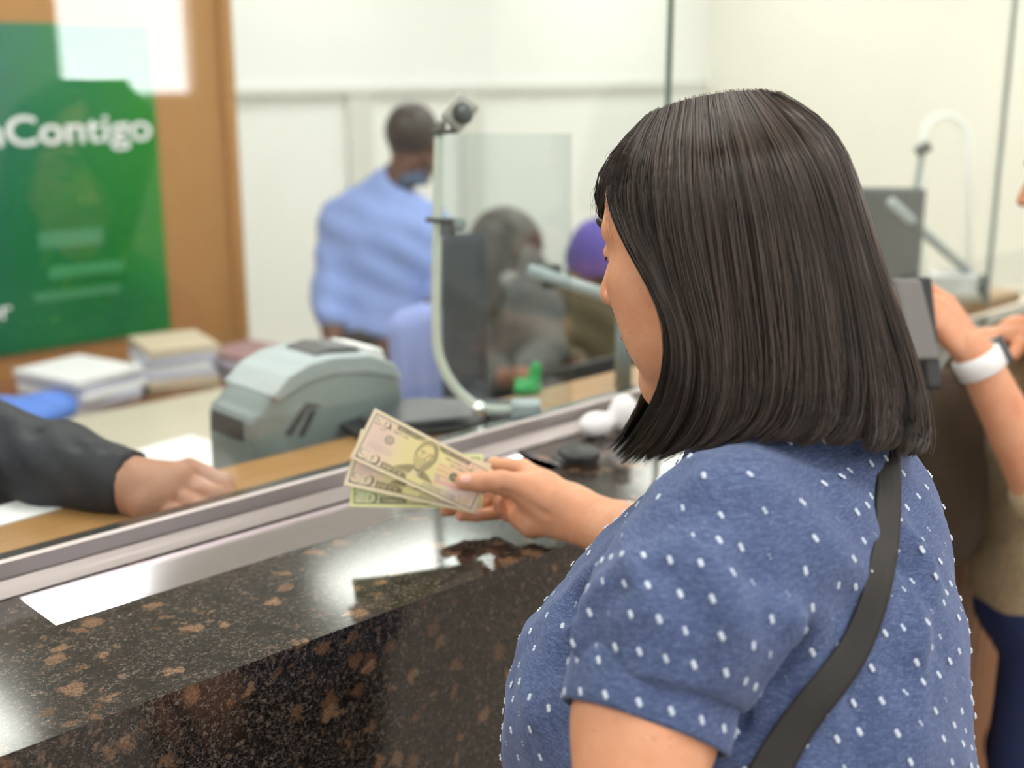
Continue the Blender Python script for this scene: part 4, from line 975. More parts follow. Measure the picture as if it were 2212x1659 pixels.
slp = [rc(P(285, 1046, 1.665), P(120, 1010, 1.71), .0475, .060, .02), rc(P(120, 1012, 1.73), P(-60, 975, 1.77), .062, .078, .03), rc(P(-60, 975, 1.77), (.44, .90, 1.13), .078, .085, .03), rc((.44, .90, 1.13), (.36, 1.16, 1.36), .082, .085, .04),
       el(tch, (.22, .17, .22), .05), el(thip+[0, 0, .06], (.20, .17, .18), .05), rc(tch+[0, 0, .14], tch+[0, 0, .20], .10, .07, .04), rc(tch+[0, 0, .12], (.36, 1.16, 1.36), .09, .085, .05), rc(tch+[0, 0, .12], (.0, 1.25, 1.34), .09, .08, .05), rc((.0, 1.25, 1.34), (-.04, 1.15, 1.05), .075, .06, .03), rc((-.04, 1.15, 1.05), (-.02, .93, .84), .06, .045, .03),
       cut(('fn', lambda X: np.maximum(-((X-P(288, 1046, 1.665))@nrm(P(400, 1060, 1.66)-P(200, 1030, 1.69))), np.linalg.norm(X-P(330, 1050, 1.665), axis=-1)-.09), P(330, 1050, 1.665)-.1, P(330, 1050, 1.665)+.1, .004)), cut(el(P(300, 1047, 1.665), (.03, .03, .036), .004))]
V, Fc = sdf_geo(slp, .0065); V = relax(V, Fc, 2); Nn = vnormals(V, Fc)
ds = np.zeros(len(V))
for (a, b, am, w) in (((150, 930, 1.66), (215, 1060, 1.66), -.009, .012), ((230, 960, 1.66), (255, 1080, 1.66), -.008, .010), ((60, 900, 1.68), (120, 1040, 1.68), -.008, .014), ((190, 940, 1.66), (240, 1050, 1.66), .005, .010), ((280, 975, 1.68), (240, 1000, 1.66), -.008, .010), ((-20, 900, 1.7), (40, 1060, 1.7), -.008, .015)):
    d, h = seg_d(V, P(*a), P(*b)); ds += am*np.exp(-(d/w)**2)
ds += .0025*np.sin(V[:, 0]*70+V[:, 2]*40)*np.sin(V[:, 1]*55-V[:, 2]*60)
V = V+Nn*ds[:, None]; V[:, 2] = np.where((V[:, 1] < .62) & (V[:, 2] > CT-.03), np.maximum(V[:, 2], CT+.001), V[:, 2]); mesh('jacket', V, Fc, M_JKT, r_)
lp = [el((.2, 1.3, .86), (.17, .14, .12), .04)]
for s in (-1, 1): lp += [rc((.2+s*.09, 1.3, .82), (.2+s*.09, 1.32, .08), .085, .055, .03)]
sdf('trousers', lp, .011, M_NAVY, r_, 2)
for s in (-1, 1): sdf('shoe', [rc((.2+s*.09, 1.34, .042), (.2+s*.10, 1.18, .034), .040, .032, .02)], .008, M_SHOE, r_)
sdf('hair', [el(thc+tB@q[1], q[2], q[4], tB) if q[0] == 'el' else cut(el(thc+tB@q[2], q[3], q[5], tB)) for q in short], .0045, M_HAIRD, r_, 2)
face_parts(r_, thc, tB, 1.0, M_BROW, M_LIP)

# man in the light blue shirt seen from behind, standing back there
hc = P(893, 312, 4.08); chm = P(828, 540, 4.12); hpm = P(820, 740, 4.15)
man = figure('man seen from behind in a light blue shirt with hand at hip', (hpm[0], hpm[1]), hc, 22, 4, chm, hpm, 50, SK_D, M_BLUE, M_NAVY,
    [(P(735, 480, 4.12), P(712, 640, 4.05), P(725, 790, 3.95), (.2, -.1, -1), (-1, 0, 0), -1), (P(925, 480, 4.16), P(975, 620, 4.05), P(885, 728, 3.98), nrm(P(830, 760, 3.98)-P(885, 728, 3.98)), FW*-1, 1)],
    hw=.215, dp=.135, hs=1.02, hair_m=M_HAIRD, hair_pr=short, sleeve_to=.7, sr=.062, belt=M_BLACK)
cen_ = hc*.45+(chm+np.array([0, 0, .2]))*.55
lathe('collar', [(.060, .04), (.066, .045), (.075, .0), (.080, -.02), (.070, -.02)], P(875, 385, 4.10), M_COLL, man, 24)
# a periwinkle coat hanging over an office chair beside him
chr_ = thing('office_chair', 'office chair with a dark back standing between the man in blue and the seated woman', 'chair', (P(905, 860, 3.0)[0], P(905, 860, 3.0)[1], 0))
cb_ = P(1003, 700, 2.98); cbx = cb_*1.0
obox('backrest', cb_, RT, np.cross([0, 0, 1], RT), (0, 0, 1), .055, .02, .22, M_NV, chr_, .02)
obox('seat', (cb_[0], cb_[1], .46)+np.array([0, -.05, 0]), RT, np.cross([0, 0, 1], RT), (0, 0, 1), .16, .16, .03, M_NV, chr_, .02)
tube('post', [(cb_[0]+.02, cb_[1]-.05, .44), (cb_[0]+.02, cb_[1]-.05, .10)], .025, M_DGREY, chr_); tube('back_bracket', [(cb_[0]+.01, cb_[1]-.02, .44), (cb_[0], cb_[1], .48), (cb_[0], cb_[1], .75)], .018, M_DGREY, chr_)
for k in range(5):
    a = k*2*math.pi/5; e = np.array([cb_[0]+.02+.20*math.cos(a), cb_[1]-.05+.20*math.sin(a), .05]); tube('leg', [(cb_[0]+.02, cb_[1]-.05, .11), e+[0, 0, .015]], [.022, .014], M_DGREY, chr_); lathe('caster', [(.006, -.012), (.025, -.012), (.025, .012), (.006, .012)], e-[0, 0, .022], M_BLACK, chr_, 16, RT)
cp = P(905, 790, 3.28)
coat = [el(cp, (.075, .055, .16), .03, np.stack([RT, np.cross([0, 0, 1], RT), [0, 0, 1]], 1)), rc(cp+RT*-.03+[0, 0, .10], cp+RT*.05+[0, 0, -.22], .05, .055, .03), rc(cp+RT*.03+[0, 0, .12], cp+RT*.0+[0, 0, -.20], .045, .05, .03)]
V, Fc = sdf_geo(coat, .009); V = relax(V, Fc, 2); Nn = vnormals(V, Fc); V += Nn*(.008*np.sin((V@RT)*110)*np.clip(cp[2]+.1-V[:, 2], 0, .2)*5)[:, None]
o = mesh('hanging_coat', V, Fc, M_BLUE2); tag(o, 'periwinkle blue coat hanging beside the man in the light blue shirt', 'coat')

cs_ = thing('coat_stand', 'slim dark coat stand holding the periwinkle coat', 'coat stand', (cp[0], cp[1], 0)); cpp = cp+nrm(np.array([FW[0], FW[1], 0]))*.05
tube('pole', [(cpp[0], cpp[1], .01), (cpp[0], cpp[1], cp[2]+.15)], .012, M_DGREY, cs_); tube('hook', [(cpp[0], cpp[1], cp[2]+.13), cp+[0, 0, .13], cp+[0, 0, .16]], .006, M_DGREY, cs_); lathe('base', [(.02, .0), (.15, .0), (.14, .015), (.02, .02)], (cpp[0], cpp[1], 0.001), M_DGREY, cs_, 28)
# seated woman with long auburn hair bending over her work
hc = P(1092, 560, 3.46); ch2 = P(1085, 690, 3.50); hp2 = P(1050, 860, 3.58)
longh = [el((-.02, 0, .045), (.110, .093, .095), .02), el((-.055, 0, -.05), (.075, .092, .13), .03), rc((-.02, .07, 0), (-.05, .075, -.15), .035, .03, .03), rc((-.02, -.07, 0), (-.05, -.075, -.15), .035, .03, .03), cut(el((.10, 0, -.02), (.065, .058, .085), .015))]
w2 = figure('seated woman with long auburn hair and pale glasses wearing grey, bending over her desk', (hp2[0], hp2[1]), hc, -5, 30, ch2, hp2, 10, SK_T, M_GSW, M_NV,
    [(P(1010, 640, 3.56), P(1010, 780, 3.52), P(1090, 815, 3.31), (.6, -.7, -.1), (0, 0, 1), 1), (P(1150, 650, 3.46), P(1180, 760, 3.36), P(1130, 812, 3.21), (.3, -.9, -.1), (0, 0, 1), -1)],
    hw=.19, dp=.125, hair_m=M_HAIRB, hair_pr=longh, sr=.055)
B2 = head_basis(-5, 30)
for s in (-1, 1): tube('glasses_rim', [hc+B2@np.array([.094+.0*k, s*.032+.024*math.cos(t), .010+.018*math.sin(t)]) for k, t in enumerate(np.linspace(0, 2*np.pi, 17))], .0022, M_PAPER, w2, 6); tube('glasses_temple', [hc+B2@np.array(q) for q in ((.094, s*.056, .014), (.07, s*.086, .014), (.0, s*.090, .010))], .0045, M_PAPER, w2, 6)
scf = [el(P(1075, 628, 3.40), (.075, .05, .055), .02), el(P(1095, 600, 3.38), (.05, .04, .035), .02)]
sdf('scarf', scf, .007, plain('pale_grey_scarf', (.34, .32, .32), .9), w2, 2)

# person with the purple beanie further along
hc = P(1292, 578, 3.90); ch3 = P(1300, 720, 3.95); hp3 = P(1310, 870, 3.98)
beanie = [el((-.012, 0, .055), (.112, .094, .098), .01), rc((.03, 0, .02), (-.05, 0, .0), .085, .085, .02), cut(el((.12, 0, -.05), (.09, .12, .085), .02)), cut(el((0, 0, -.16), (.15, .15, .12), .02))]
w3 = figure('person in a purple beanie and olive jacket working behind the counter', (hp3[0], hp3[1]), hc, 250, 25, ch3, hp3, 245, SK_D, M_OLV, M_NV,
    [(P(1215, 660, 3.9), P(1180, 780, 3.75), P(1240, 790, 3.55), (.3, -.9, -.1), (0, 0, 1), 1), (P(1400, 660, 3.95), P(1450, 780, 3.8), P(1390, 790, 3.55), (-.6, -.8, -.1), (0, 0, 1), -1)],
    hw=.235, dp=.14, hair_m=M_PURP, hair_pr=beanie, sr=.06)
for c in w3.children:
    if c.name.startswith('hair'): c.name = 'beanie'; c['label'] = 'purple knitted beanie'

# next customer at the right edge, tan knit top, arm with a white watch
e_ = P(2262, 1075, 1.93); w_ = P(2108, 770, 1.90); hd_ = P(2052, 700, 1.90)
ch4 = P(2330, 900, 2.16); hp4 = P(2290, 1300, 2.22); hc4 = P(2480, 420, 2.2); hc4 = ch4+np.array([.02, .04, .42])
w4 = figure('customer in tan knit top and jeans with white watch at the right edge', (hp4[0], hp4[1]), hc4, 110, 15, ch4, hp4, 115, SK_M, M_CARD, M_JEAN,
    [(P(2340, 760, 1.98), e_, w_, nrm(hd_-w_), -FW*.6+UP*.6, -1), (P(2460, 700, 2.35), P(2420, 760, 2.2), P(2200, 720, 2.10), nrm(P(2060, 730, 2.02)-P(2200, 720, 2.10)), UP, 1)],
    hw=.20, dp=.15, hair_m=M_HAIRD, hair_pr=longh, sleeve_to=.2, sr=.058, hand_kw=dict(curl=(.5, .6, .65, .7)))
ax = nrm(w_-e_); c_ = w_-ax*.012
lathe('watch_strap', [(.0335, -.017), (.0375, -.015), (.0375, .015), (.0335, .017)], c_, M_WSTRAP, w4, 28, ax)
b_ = nrm(RT*.9+FW*.35); b_ = nrm(b_-ax*(b_@ax)); obox('watch_case', c_+b_*.039, ax, np.cross(b_, ax), b_, .019, .017, .005, M_DGREY, w4, .004)
bg = thing('shopping_tote', 'dark brown soft tote bag hanging beside the tan knit top', 'bag', P(2040, 990, 2.06))
sdf('bag_body', [el(P(2040, 985, 2.10), (.062, .06, .155), .02, np.stack([RT, np.cross([0, 0, 1], RT), [0, 0, 1]], 1)), el(P(2045, 1090, 2.12), (.066, .065, .12), .03, np.stack([RT, np.cross([0, 0, 1], RT), [0, 0, 1]], 1))], .008, M_DKB, bg, 2)
tube('bag_strap', catmull([P(2010, 870, 2.10), P(2075, 760, 2.12), P(2200, 690, 2.14), P(2330, 700, 2.2)], 24), .009, M_DKB, bg)

# ------------------------------------------------------------------ things on the teller side
M_SIGN = NT('green_poster_print'); t = M_SIGN
pp = t.pos(); sx_ = t.n('ShaderNodeSeparateXYZ'); t.l(pp, sx_.inputs[0])
fx_ = t.n('ShaderNodeMapRange'); t.l(sx_.outputs[0], fx_.inputs[0]); fx_.inputs[1].default_value = 1.25; fx_.inputs[2].default_value = 1.92
fz_ = t.n('ShaderNodeMapRange'); t.l(sx_.outputs[2], fz_.inputs[0]); fz_.inputs[1].default_value = .8; fz_.inputs[2].default_value = 1.75
c0 = t.mix(fx_.outputs[0], srgb(30, 98, 110), srgb(40, 130, 50)); c1 = t.mix(fz_.outputs[0], srgb(0, 96, 48), c0); 
c1 = t.mix(t.math('MULTIPLY', t.noise(pp, 5, 2), t.math('MULTIPLY', fx_.outputs[0], .9)), c1, srgb(40, 140, 30))
vo = t.n('ShaderNodeTexVoronoi'); t.l(pp, vo.inputs['Vector']); vo.inputs['Scale'].default_value = 42; vo.inputs['Randomness'].default_value = .35
dots = t.math('MULTIPLY', t.math('LESS_THAN', vo.outputs['Distance'], .36), t.math('MULTIPLY', t.math('GREATER_THAN', fx_.outputs[0], .35), t.math('LESS_THAN', t.math('ADD', fz_.outputs[0], t.math('MULTIPLY', t.noise(pp, 5, 2), .6)), .72)))
t.col(t.mix(t.math('MULTIPLY', dots, .55), c1, srgb(150, 200, 40))); t.set(Roughness=.35)
po = thing('poster', 'large green advertising poster with white lettering on the wood panelled wall', 'poster', (1.6, 2.59, 1.28))
M_WLET = plain('white_lettering', (.85, .85, .88), .6, bump=0)
box('printed_sheet', .55, 1.905, 2.588, 2.599, .82, 1.765, M_SIGN.m, po)
def lettering(txt, x, z, h, y=2.5865, width=None, par=po, align='RIGHT'):
    cu = bpy.data.curves.new('lettering', 'FONT'); cu.body = txt; cu.size = h*1.38; cu.extrude = .0008; cu.offset = h*.02
    ob = bpy.data.objects.new('tmp', cu); scn.collection.objects.link(ob); dg = bpy.context.evaluated_depsgraph_get(); me = bpy.data.meshes.new_from_object(ob.evaluated_get(dg))
    v = np.array([q.co[:] for q in me.vertices]); w = v[:, 0].max(); s = (width/w if width else 1.0)
    for q in me.vertices: q.co = (x+(q.co.x-(w if align == 'RIGHT' else 0))*s, y-q.co.z, z+q.co.y)
    bpy.data.objects.remove(ob); return link(me, 'lettering', M_WLET, par, False)
lettering('amContigo', 1.885, 1.425, .085, width=.62)
lettering('siempre', 1.315, 1.02, .045); lettering('ahorra mejor', 1.40, .93, .055, width=.5); lettering('hoy', 1.32, .87, .045)
for (x0, x1, z0, z1, c) in ((1.50, 1.70, 1.12, 1.17, (70, 140, 100)), (1.52, 1.76, 1.03, 1.065, (60, 140, 90)), (1.47, 1.74, .965, .99, (66, 136, 92))):
    box('pale_block', x0, x1, 2.5855, 2.5878, z0, z1, plain('paler_green', srgb(*c), .6, bump=0), po)  # paler green blocks laid on the sheet
# back counter with papers
bk = thing('back_counter', 'reddish wood counter along the panelled wall carrying stacks of paper', 'counter', (1.4, 2.35, 0))
box('worktop', -.5, 2.1, 1.98, 2.56, .715, .75, wood('red_brown_wood', (.20, .075, .03), (.30, .13, .05), (2, 20, 20)), bk, .004); box('cabinet_base', -.48, 2.08, 2.02, 2.55, 0, .714, M_BEIGE, bk)
def stack(name, label, cat, c, w, d, h, n, mat, ang=0, grp=None, cover=None, bend=0):
    e = thing(name, label, cat, (c[0], c[1], c[2]), grp)
    for k in range(n):
        a = ang+random.uniform(-.12, .12); ux = np.array([math.cos(a), math.sin(a), 0]); uy = np.array([-math.sin(a), math.cos(a), 0])
        o = obox('sheets', np.array(c)+np.array([random.uniform(-.01, .01), random.uniform(-.01, .01), h*(k+.5)/n]), ux, uy, (0, 0, 1), w/2, d/2, h/n/2-.0004, mat[k % len(mat)], e, .0015, 1)
    return e
M_LAV = plain('lavender_paper', (.52, .52, .64), .85); M_MAN = plain('manila_paper', (.58, .49, .36), .85)
stack('paper_stack', 'crumpled pile of white and lavender papers on the back counter, left of the manila pile', 'papers', (1.41, 2.19, .75), .22, .26, .10, 5, [M_PAPER, M_LAV], .2)
stack('paper_stack', 'taller pile of grey papers over manila folders on the back counter', 'papers', (1.695, 2.19, .75), .20, .24, .13, 6, [M_MAN, M_MAN, M_LAV, M_PAPER, M_LAV], -.3)
stack('paper_stack', 'low pile of pinkish grey papers at the right end of the back counter', 'papers', (1.93, 2.14, .75), .20, .22, .075, 4, [M_LAV, plain('mauve_folder', (.30, .17, .18), .8)], .1)
o = sdf('folded_cloth', [el((1.13, 2.10, .79), (.09, .06, .045), .03), el((1.27, 2.08, .785), (.075, .06, .042), .03), el((1.20, 2.07, .775), (.13, .07, .03), .03)], .008, plain('bright_blue_cloth', (.12, .24, .72), .8), None, 2)
tag(o, 'crumpled bright blue cloth on the back counter above the black sleeve', 'cloth')
# side cabinet and sheet of paper
sc_ = thing('side_cabinet', 'beige cabinet standing behind the currency counter', 'cabinet', (1.25, 1.35, 0))
box('body', .78, 1.62, 1.08, 1.66, .04, .84, M_BEIGE, sc_, .004); box('top', .77, 1.63, 1.07, 1.67, .84, .865, M_BEIGE, sc_, .004)
for k in range(2): 
    d = box('drawer', .80+k*.41, 1.19+k*.41, 1.068, 1.082, .45, .82, M_BEIGE, sc_, .003); box('handle', .93+k*.41, 1.06+k*.41, 1.055, 1.069, .62, .635, M_DGREY, d)
o = obox('paper_sheet', (1.15, 1.22, .868), nrm((1, .15, 0)), nrm((-.15, 1, 0)), (0, 0, 1), .14, .105, .002, M_PAPER); tag(o, 'white sheet of paper lying on the beige cabinet left of the currency counter', 'paper')
o = obox('paper_sheet', np.append(on_plane(30, 1106, 2, CT+.001)[:2], CT+.0012), nrm((1, .1, 0)), nrm((-.1, 1, 0)), (0, 0, 1), .05, .035, .001, M_PAPER); tag(o, 'small white slip of paper under the black sleeve at the left edge', 'paper')
o.location.z = 0
# currency counter
ym = .60
def mp(px, py): q = on_plane(px, py, 1, ym); return (q[0], q[2])
mc = thing('currency_counter', 'grey blue currency counting machine with rounded shell beyond the oak ledge', 'money counter', (1.1, .7, .89))
outline = [mp(*q) for q in ((548, 1040), (542, 960), (545, 912), (560, 892), (588, 856), (625, 818), (668, 792), (720, 778), (775, 772), (830, 776), (858, 797), (870, 835), (874, 868), (868, 960))]
outline[0] = (outline[0][0], .892); outline[-1] = (outline[-1][0], .892)
xs = np.array(outline); pts = catmull(xs, 70); pts = pts[(pts[:, 1] >= .8915)]
bm = bmesh.new(); V0 = []
prof = [(0.0, -.012), (.004, -.004), (.012, 0), (.118, 0), (.128, -.004), (.135, -.014)]
cx_ = pts.mean(0)
def inset(p, a):
    d = p-cx_; return cx_+d*(1+a/np.linalg.norm(d, axis=1)[:, None]*1.0)
rings = [np.stack([inset(pts, a)[:, 0], np.full(len(pts), ym+y), np.maximum(inset(pts, a)[:, 1], .8905)], 1) for y, a in prof]
n_ = len(pts); V = np.vstack(rings); Fc = [[i*n_+k, i*n_+(k+1) % n_, (i+1)*n_+(k+1) % n_, (i+1)*n_+k] for i in range(len(prof)-1) for k in range(n_)]
Fc += [list(range(n_))[::-1], [(len(prof)-1)*n_+k for k in range(n_)]]
mesh('housing', V, Fc, M_GREY, mc, True)
def mpoly(name, pix, y, dep, mat, bev=.003): return prism(name, [(mp(*q)[0], y, mp(*q)[1]) for q in pix], (0, 1, 0), dep, mat, mc, bev)
mpoly('top_shell', [(622, 812), (665, 785), (720, 770), (800, 765), (850, 785), (868, 815), (862, 822), (840, 812), (790, 806), (715, 810), (655, 830), (600, 868), (583, 858)], ym-.005, .145, M_GREYL, .006)
mpoly('hopper', [(695, 790), (705, 768), (740, 756), (795, 754), (800, 786)], ym+.025, .09, M_DGREY, .004)
mpoly('hopper_guide', [(803, 786), (801, 752), (838, 756), (850, 790)], ym+.015, .10, M_PAPER, .004)
mpoly('side_grip', [(614, 938), (662, 868), (694, 874), (682, 880), (664, 884), (628, 942)], ym-.003, .01, M_DGREY, .001)
mpoly('side_grip', [(644, 940), (670, 886), (684, 884), (654, 944)], ym-.003, .01, M_DGREY, .001)
mpoly('front_slot', [(538, 962), (541, 915), (552, 915), (548, 960)], ym+.02, .095, M_DGREY, .002)
mpoly('display', [(584, 868), (614, 830), (622, 832), (594, 872)], ym+.02, .07, plain('green_display', (.16, .28, .21), .3), .002)
# black keyboard tray / scanner beside it
kb = thing('signature_pad_stand', 'wide dark grey low stand beside the currency counter, under the acrylic shield', 'stand', P(950, 920, 2.05))
q = [on_plane(x, y, 2, 1.075) for x, y in ((735, 925), (790, 955), (1120, 945), (1215, 905), (1150, 880), (880, 868))]
prism('base', [(v[0], v[1], 1.0715) for v in [np.maximum(w, (0, .43, 0)) for w in q]], (0, 0, 1), .012, M_BLACK, kb, .003)
q2 = [on_plane(x, y, 2, 1.09) for x, y in ((775, 905), (815, 925), (1100, 925), (1180, 895), (1110, 870), (890, 865))]
prism('top_plate', [(v[0], max(v[1], .44), 1.084) for v in q2], (0, 0, 1), .012, M_DGREY, kb, .004)
# acrylic shield with round lower corner, polished rim
ac = thing('acrylic_shield', 'clear acrylic shield with a rounded bottom corner and bright polished rim', 'acrylic screen', P(950, 880, 2.03))
DD = 2.03
bn = nrm(np.array([FW[0], FW[1], 0])); _a0 = P(1046, 880, DD)
def PA(x, y, off=0.0):
    d = FW+RT*(x-IW/2)/FPX-UP*(y-IH/2)/FPX; return CAM+d*(((_a0-CAM)@bn+off)/(d@bn))
path = catmull([(948, 288), (946, 400), (944, 520), (942, 640), (944, 740), (956, 790), (978, 830), (1008, 862), (1040, 882), (1075, 886), (1115, 886), (1150, 886)], 60)
rim = np.array([PA(x, y) for x, y in path])
bn = nrm(np.array([FW[0], FW[1], 0])); V = []; w_ = .0075; th_ = .010
tang = np.gradient(rim, axis=0); tang /= np.linalg.norm(tang, axis=1)[:, None]; side = np.cross(tang, bn)
for i in range(len(rim)):
    for (a, b) in ((-1, -1), (-.6, -1.25), (.6, -1.25), (1, -1), (1, 1), (-1, 1)): V.append(rim[i]+side[i]*w_*a+bn*th_*.5*b)
Fc = [[i*6+k, i*6+(k+1) % 6, (i+1)*6+(k+1) % 6, (i+1)*6+k] for i in range(len(rim)-1) for k in range(6)]+[[0, 1, 2, 3, 4, 5][::-1], [(len(rim)-1)*6+k for k in range(6)]]
mesh('polished_rim', V, Fc, M_RIM, ac)
poly = [PA(x+7, y-6 if i > 40 else y) for i, (x, y) in enumerate(path)]+[PA(1235, 885), PA(1235, 288)]
prism('panel', poly, bn, .006, M_ACRYL, ac)
obox('mounting_block', PA(1136, 882), RT, bn, np.cross(RT, bn), .024, .02, .013, M_GREYL, ac, .004)
obox('bracket', PA(1118, 905), RT, bn, np.cross(RT, bn), .045, .018, .012, M_DGREY, ac, .004)
tube('standoff_bolt', [PA(1035, 880)-bn*.02, PA(1035, 880)+bn*.02], .011, M_CHROME, ac)
# webcam clipped to the shield
wc = thing('webcam', 'small silver and black webcam clipped to the top of the acrylic shield', 'webcam', PA(945, 288))
cc_ = PA(993, 242, -.01); a1 = nrm(RT*.62+UP*.78); a2 = nrm(-RT*.78+UP*.62)
obox('camera_body', cc_, a1, a2, np.cross(a1, a2),   .026, .020, .011, plain('silver_plastic', (.34, .33, .31), .35), wc, .008, 3)
nf_ = nrm(RT*.55-FW); lathe('lens', [(.002, .0), (.010, .0), (.0125, .004), (.0115, .010), (.004, .012)], PA(1000, 246, -.018), M_DGREY, wc, 24, nf_)
lathe('lens_ring', [(.0145, -.002), (.0165, -.002), (.0165, .003), (.0145, .003)], PA(999, 246, -.020), M_BLACK, wc, 28, nf_)
tube('stand_arm', [PA(976, 252), PA(974, 268), PA(985, 284)], .0045, M_BLACK, wc, 8)
obox('clip', PA(962, 284), nrm(RT+UP*.04), bn, UP, .021, .012, .0035, M_BLACK, wc, .002); tube('clip_knob', [PA(953, 272, -.012), PA(953, 272, .012)], .008, plain('smoky_plastic', (.2, .2, .19), .4), wc)
cl = thing('cable_clamp', 'black clamp with a grey knob halfway up the rim of the acrylic shield', 'clamp', PA(950, 478))
obox('jaw', PA(962, 476), nrm(RT-UP*.05), bn, UP, .031, .012, .0035, M_BLACK, cl, .002); obox('body', PA(968, 490), RT, bn, UP, .012, .010, .013, M_DGREY, cl, .004)
lathe('knob', [(.004, -.01), (.010, -.01), (.011, 0), (.010, .008), (.004, .010)], PA(993, 485, -.012), M_GREY, cl, 24, -FW)
# grey articulated arm and dark joint
for (pa, pb, dd, lab) in (((1140, 582), (1350, 652), 2.25, 'pale grey monitor arm sloping down behind the face of the woman in blue'), ((1925, 436), (2118, 612), 3.16, 'pale grey monitor arm sloping down at the right, beside the black monitor')):
    ma = thing('monitor_arm', lab, 'monitor arm', P(*pb, dd), 'sloping monitor arms')
    a, b = P(*pa, dd if dd < 3 else 2.86), P(*pb, dd); tube('arm_tube', [a, b], .012, M_GREYL, ma, 16)
    if dd < 2.4:
        tube('elbow_joint', [b-[0, 0, .02], b+[0, 0, .02]], .02, M_BLACK, ma); tube('post', [b, (b[0], b[1], CT-.02)], .016, M_GREY, ma)
        lathe('joint', [(.004, -.02), (.02, -.02), (.02, .02), (.004, .02)], P(1190, 596, dd+.03), M_BLACK, ma, 20, (0, 0, 1))
    else:
        tube('elbow_joint', [b+[0, 0, -.045], b+[0, 0, .02]], [.026, .02], M_BLACK, ma); tube('post', [b-[0, 0, .045], (b[0], b[1], CT-.02)], .016, M_GREY, ma)
# little green plant ornament
gp = thing('desk_ornament', 'small bright green cactus shaped ornament next to the acrylic shield', 'ornament', P(1148, 860, 2.25))
mg_ = plain('bright_green_plastic', (.02, .36, .09), .45)
sdf('green_figure', [el(P(1140, 838, 2.25), (.030, .022, .016), .006), rc(P(1150, 838, 2.25), P(1158, 795, 2.25), .014, .011, .006), rc(P(1125, 836, 2.25), P(1120, 822, 2.25), .009, .007, .004)], .003, mg_, gp)
lathe('pot', [(.018, -.03), (.024, 0), (.021, .004), (.005, .004)], P(1142, 868, 2.25), M_DGREY, gp, 20); tube('pedestal', [P(1142, 868, 2.25)-[0, 0, .028], (P(1142, 868, 2.25)[0], P(1142, 868, 2.25)[1], CT-.01)], .02, M_DGREY, gp)
# dark monitor backs between the stations
mo = thing('desk_monitor', 'wide low black screen in front of the person in the purple beanie', 'monitor', P(1270, 830, 2.9))
obox('screen_back', P(1275, 808, 2.9), nrm(RT+UP*.22), bn, nrm(np.cross(nrm(RT+UP*.22), bn)), .13, .012, .030, M_BLACK, mo, .004); obox('stand', P(1275, 860, 2.9), RT, bn, (0, 0, 1), .03, .02, .05, M_BLACK, mo, .003)
# paper roll + puck on the granite
pq = on_plane(1305, 936, 2, CT+.0); pd = thing('paper_pad', 'crumpled pad of white receipts lying by the glass right of the hand', 'paper pad', (pq[0], pq[1], CT))
sdf('crumpled_sheets', [el((pq[0]-.02, pq[1]+.0, CT+.020), (.034, .024, .020), .01), el((pq[0]+.035, pq[1]-.01, CT+.030), (.028, .022, .030), .01)], .003, M_PAPER, pd)
bq = on_plane(1262, 1004, 2, CT); pk = thing('round_puck', 'round black desk puck on the granite counter in front of the receipts', 'puck', (bq[0], bq[1], CT))
lathe('base', [(.002, 0), (.029, 0), (.029, .007), (.002, .007)], (bq[0], bq[1]+.012, CT+.0002), M_DKB, pk, 32); lathe('cap', [(.002, .007), (.031, .007), (.0325, .010), (.0325, .018), (.030, .021), (.002, .0215)], (bq[0], bq[1]+.012, CT+.0002), M_BLACK, pk, 32)
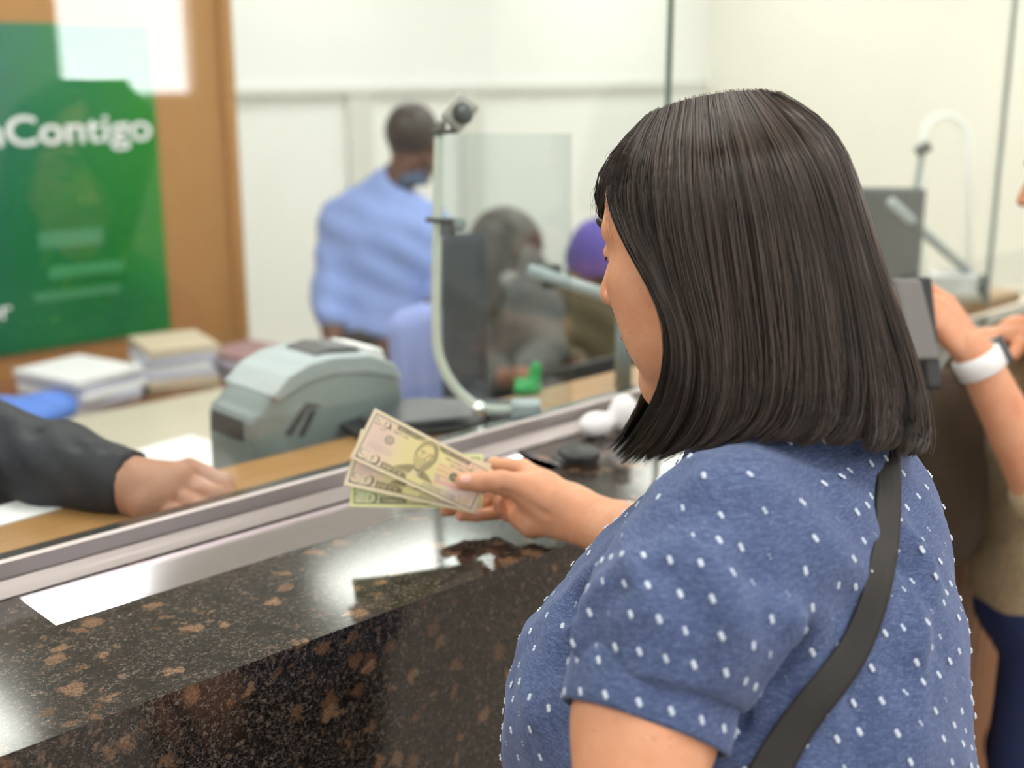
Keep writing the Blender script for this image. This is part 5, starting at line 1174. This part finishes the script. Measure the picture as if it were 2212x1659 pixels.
# second station: dark monitor, camera pole, white printer box
m2 = thing('desk_monitor', 'tall dark monitor standing behind the hair of the woman in blue', 'monitor', P(1925, 640, 2.6))
mcx = P(1912, 515, 2.95); f2 = nrm((.75, .66, 0)); s2_ = nrm((f2[1], -f2[0], 0))
obox('screen_back', mcx, s2_, f2, (0, 0, 1),   .084, .02, .12, plain('slate_plastic', (.035, .043, .052), .5), m2, .008); obox('stand_neck', mcx-[0, 0, .17], s2_, f2, (0, 0, 1), .02, .012, .08, M_DGREY, m2, .003)
obox('stand_foot', (mcx[0], mcx[1], CT+.009), s2_, f2, (0, 0, 1), .09, .07, .008, M_DGREY, m2, .003)
cp_ = thing('camera_stand', 'slim grey camera pole with a small black camera beside the tall dark monitor', 'camera stand', P(1978, 620, 2.55))
tube('pole', [P(1992, 330, 3.0), P(1974, 440, 3.0), P(1970, 560, 3.0), (P(1968, 640, 3.0)[0], P(1968, 640, 3.0)[1], CT+.001)], .0075, M_GREY, cp_)
obox('camera_head', P(1994, 322, 2.99), nrm(RT+UP*.5), FW, nrm(UP-RT*.5), .017, .014, .013, M_BLACK, cp_, .004)
ring_ = [P(2042+50*math.cos(a), 300-50*math.sin(a), 3.9) for a in np.linspace(0, math.pi, 24)]
ar = thing('hoop_handle', 'pale arched acrylic edge rising behind the camera pole', 'arch', P(2042, 300, 2.9)); tube('arch', [np.append(P(1992, 640, 3.9)[:2], .92)]+ring_[::-1]+[np.append(P(2094, 640, 3.9)[:2], .92)], .009, M_WALL, ar); obox('arch_base', np.append(P(2043, 655, 3.9)[:2], .9085), RT, bn, (0, 0, 1), .10, .03, .018, M_GREY, ar, .004)
wb = thing('receipt_printer', 'small white receipt printer box beneath the right hand monitor arm', 'printer', P(2055, 620, 2.55))
obox('case', P(2056, 612, 3.12), RT, bn, (0, 0, 1), .054, .035, .026, M_PAPER, wb, .005); obox('paper_slot', P(2056, 590, 3.115), RT, bn, (0, 0, 1), .035, .004, .003, M_DGREY, wb, .001); obox('base', P(2056, 640, 3.12), RT, bn, (0, 0, 1), .06, .04, .010, M_BEIGE, wb, .003)
# card terminal the next customer touches
ct_ = thing('card_terminal', 'black card terminal with grey face touched by the hand with the watch', 'card terminal', P(1990, 900, 1.86))
obox('face', P(1978, 690, 1.84), nrm(RT*.9+FW*.3), nrm(-RT*.25+UP), nrm(np.cross(nrm(RT*.9+FW*.3), nrm(-RT*.25+UP))), .024, .062, .006, plain('warm_grey_plastic', (.16, .155, .15), .45), ct_, .005)
obox('housing', P(1996, 720, 1.865), nrm(RT*.9+FW*.3), nrm(-RT*.1+UP), nrm(np.cross(nrm(RT*.9+FW*.3), nrm(-RT*.1+UP))), .014, .085, .016, M_BLACK, ct_, .006)
tube('stalk', [P(1998, 790, 1.87), (P(1998, 790, 1.87)[0], P(1998, 790, 1.87)[1], CT+.01)], .012, M_BLACK, ct_)
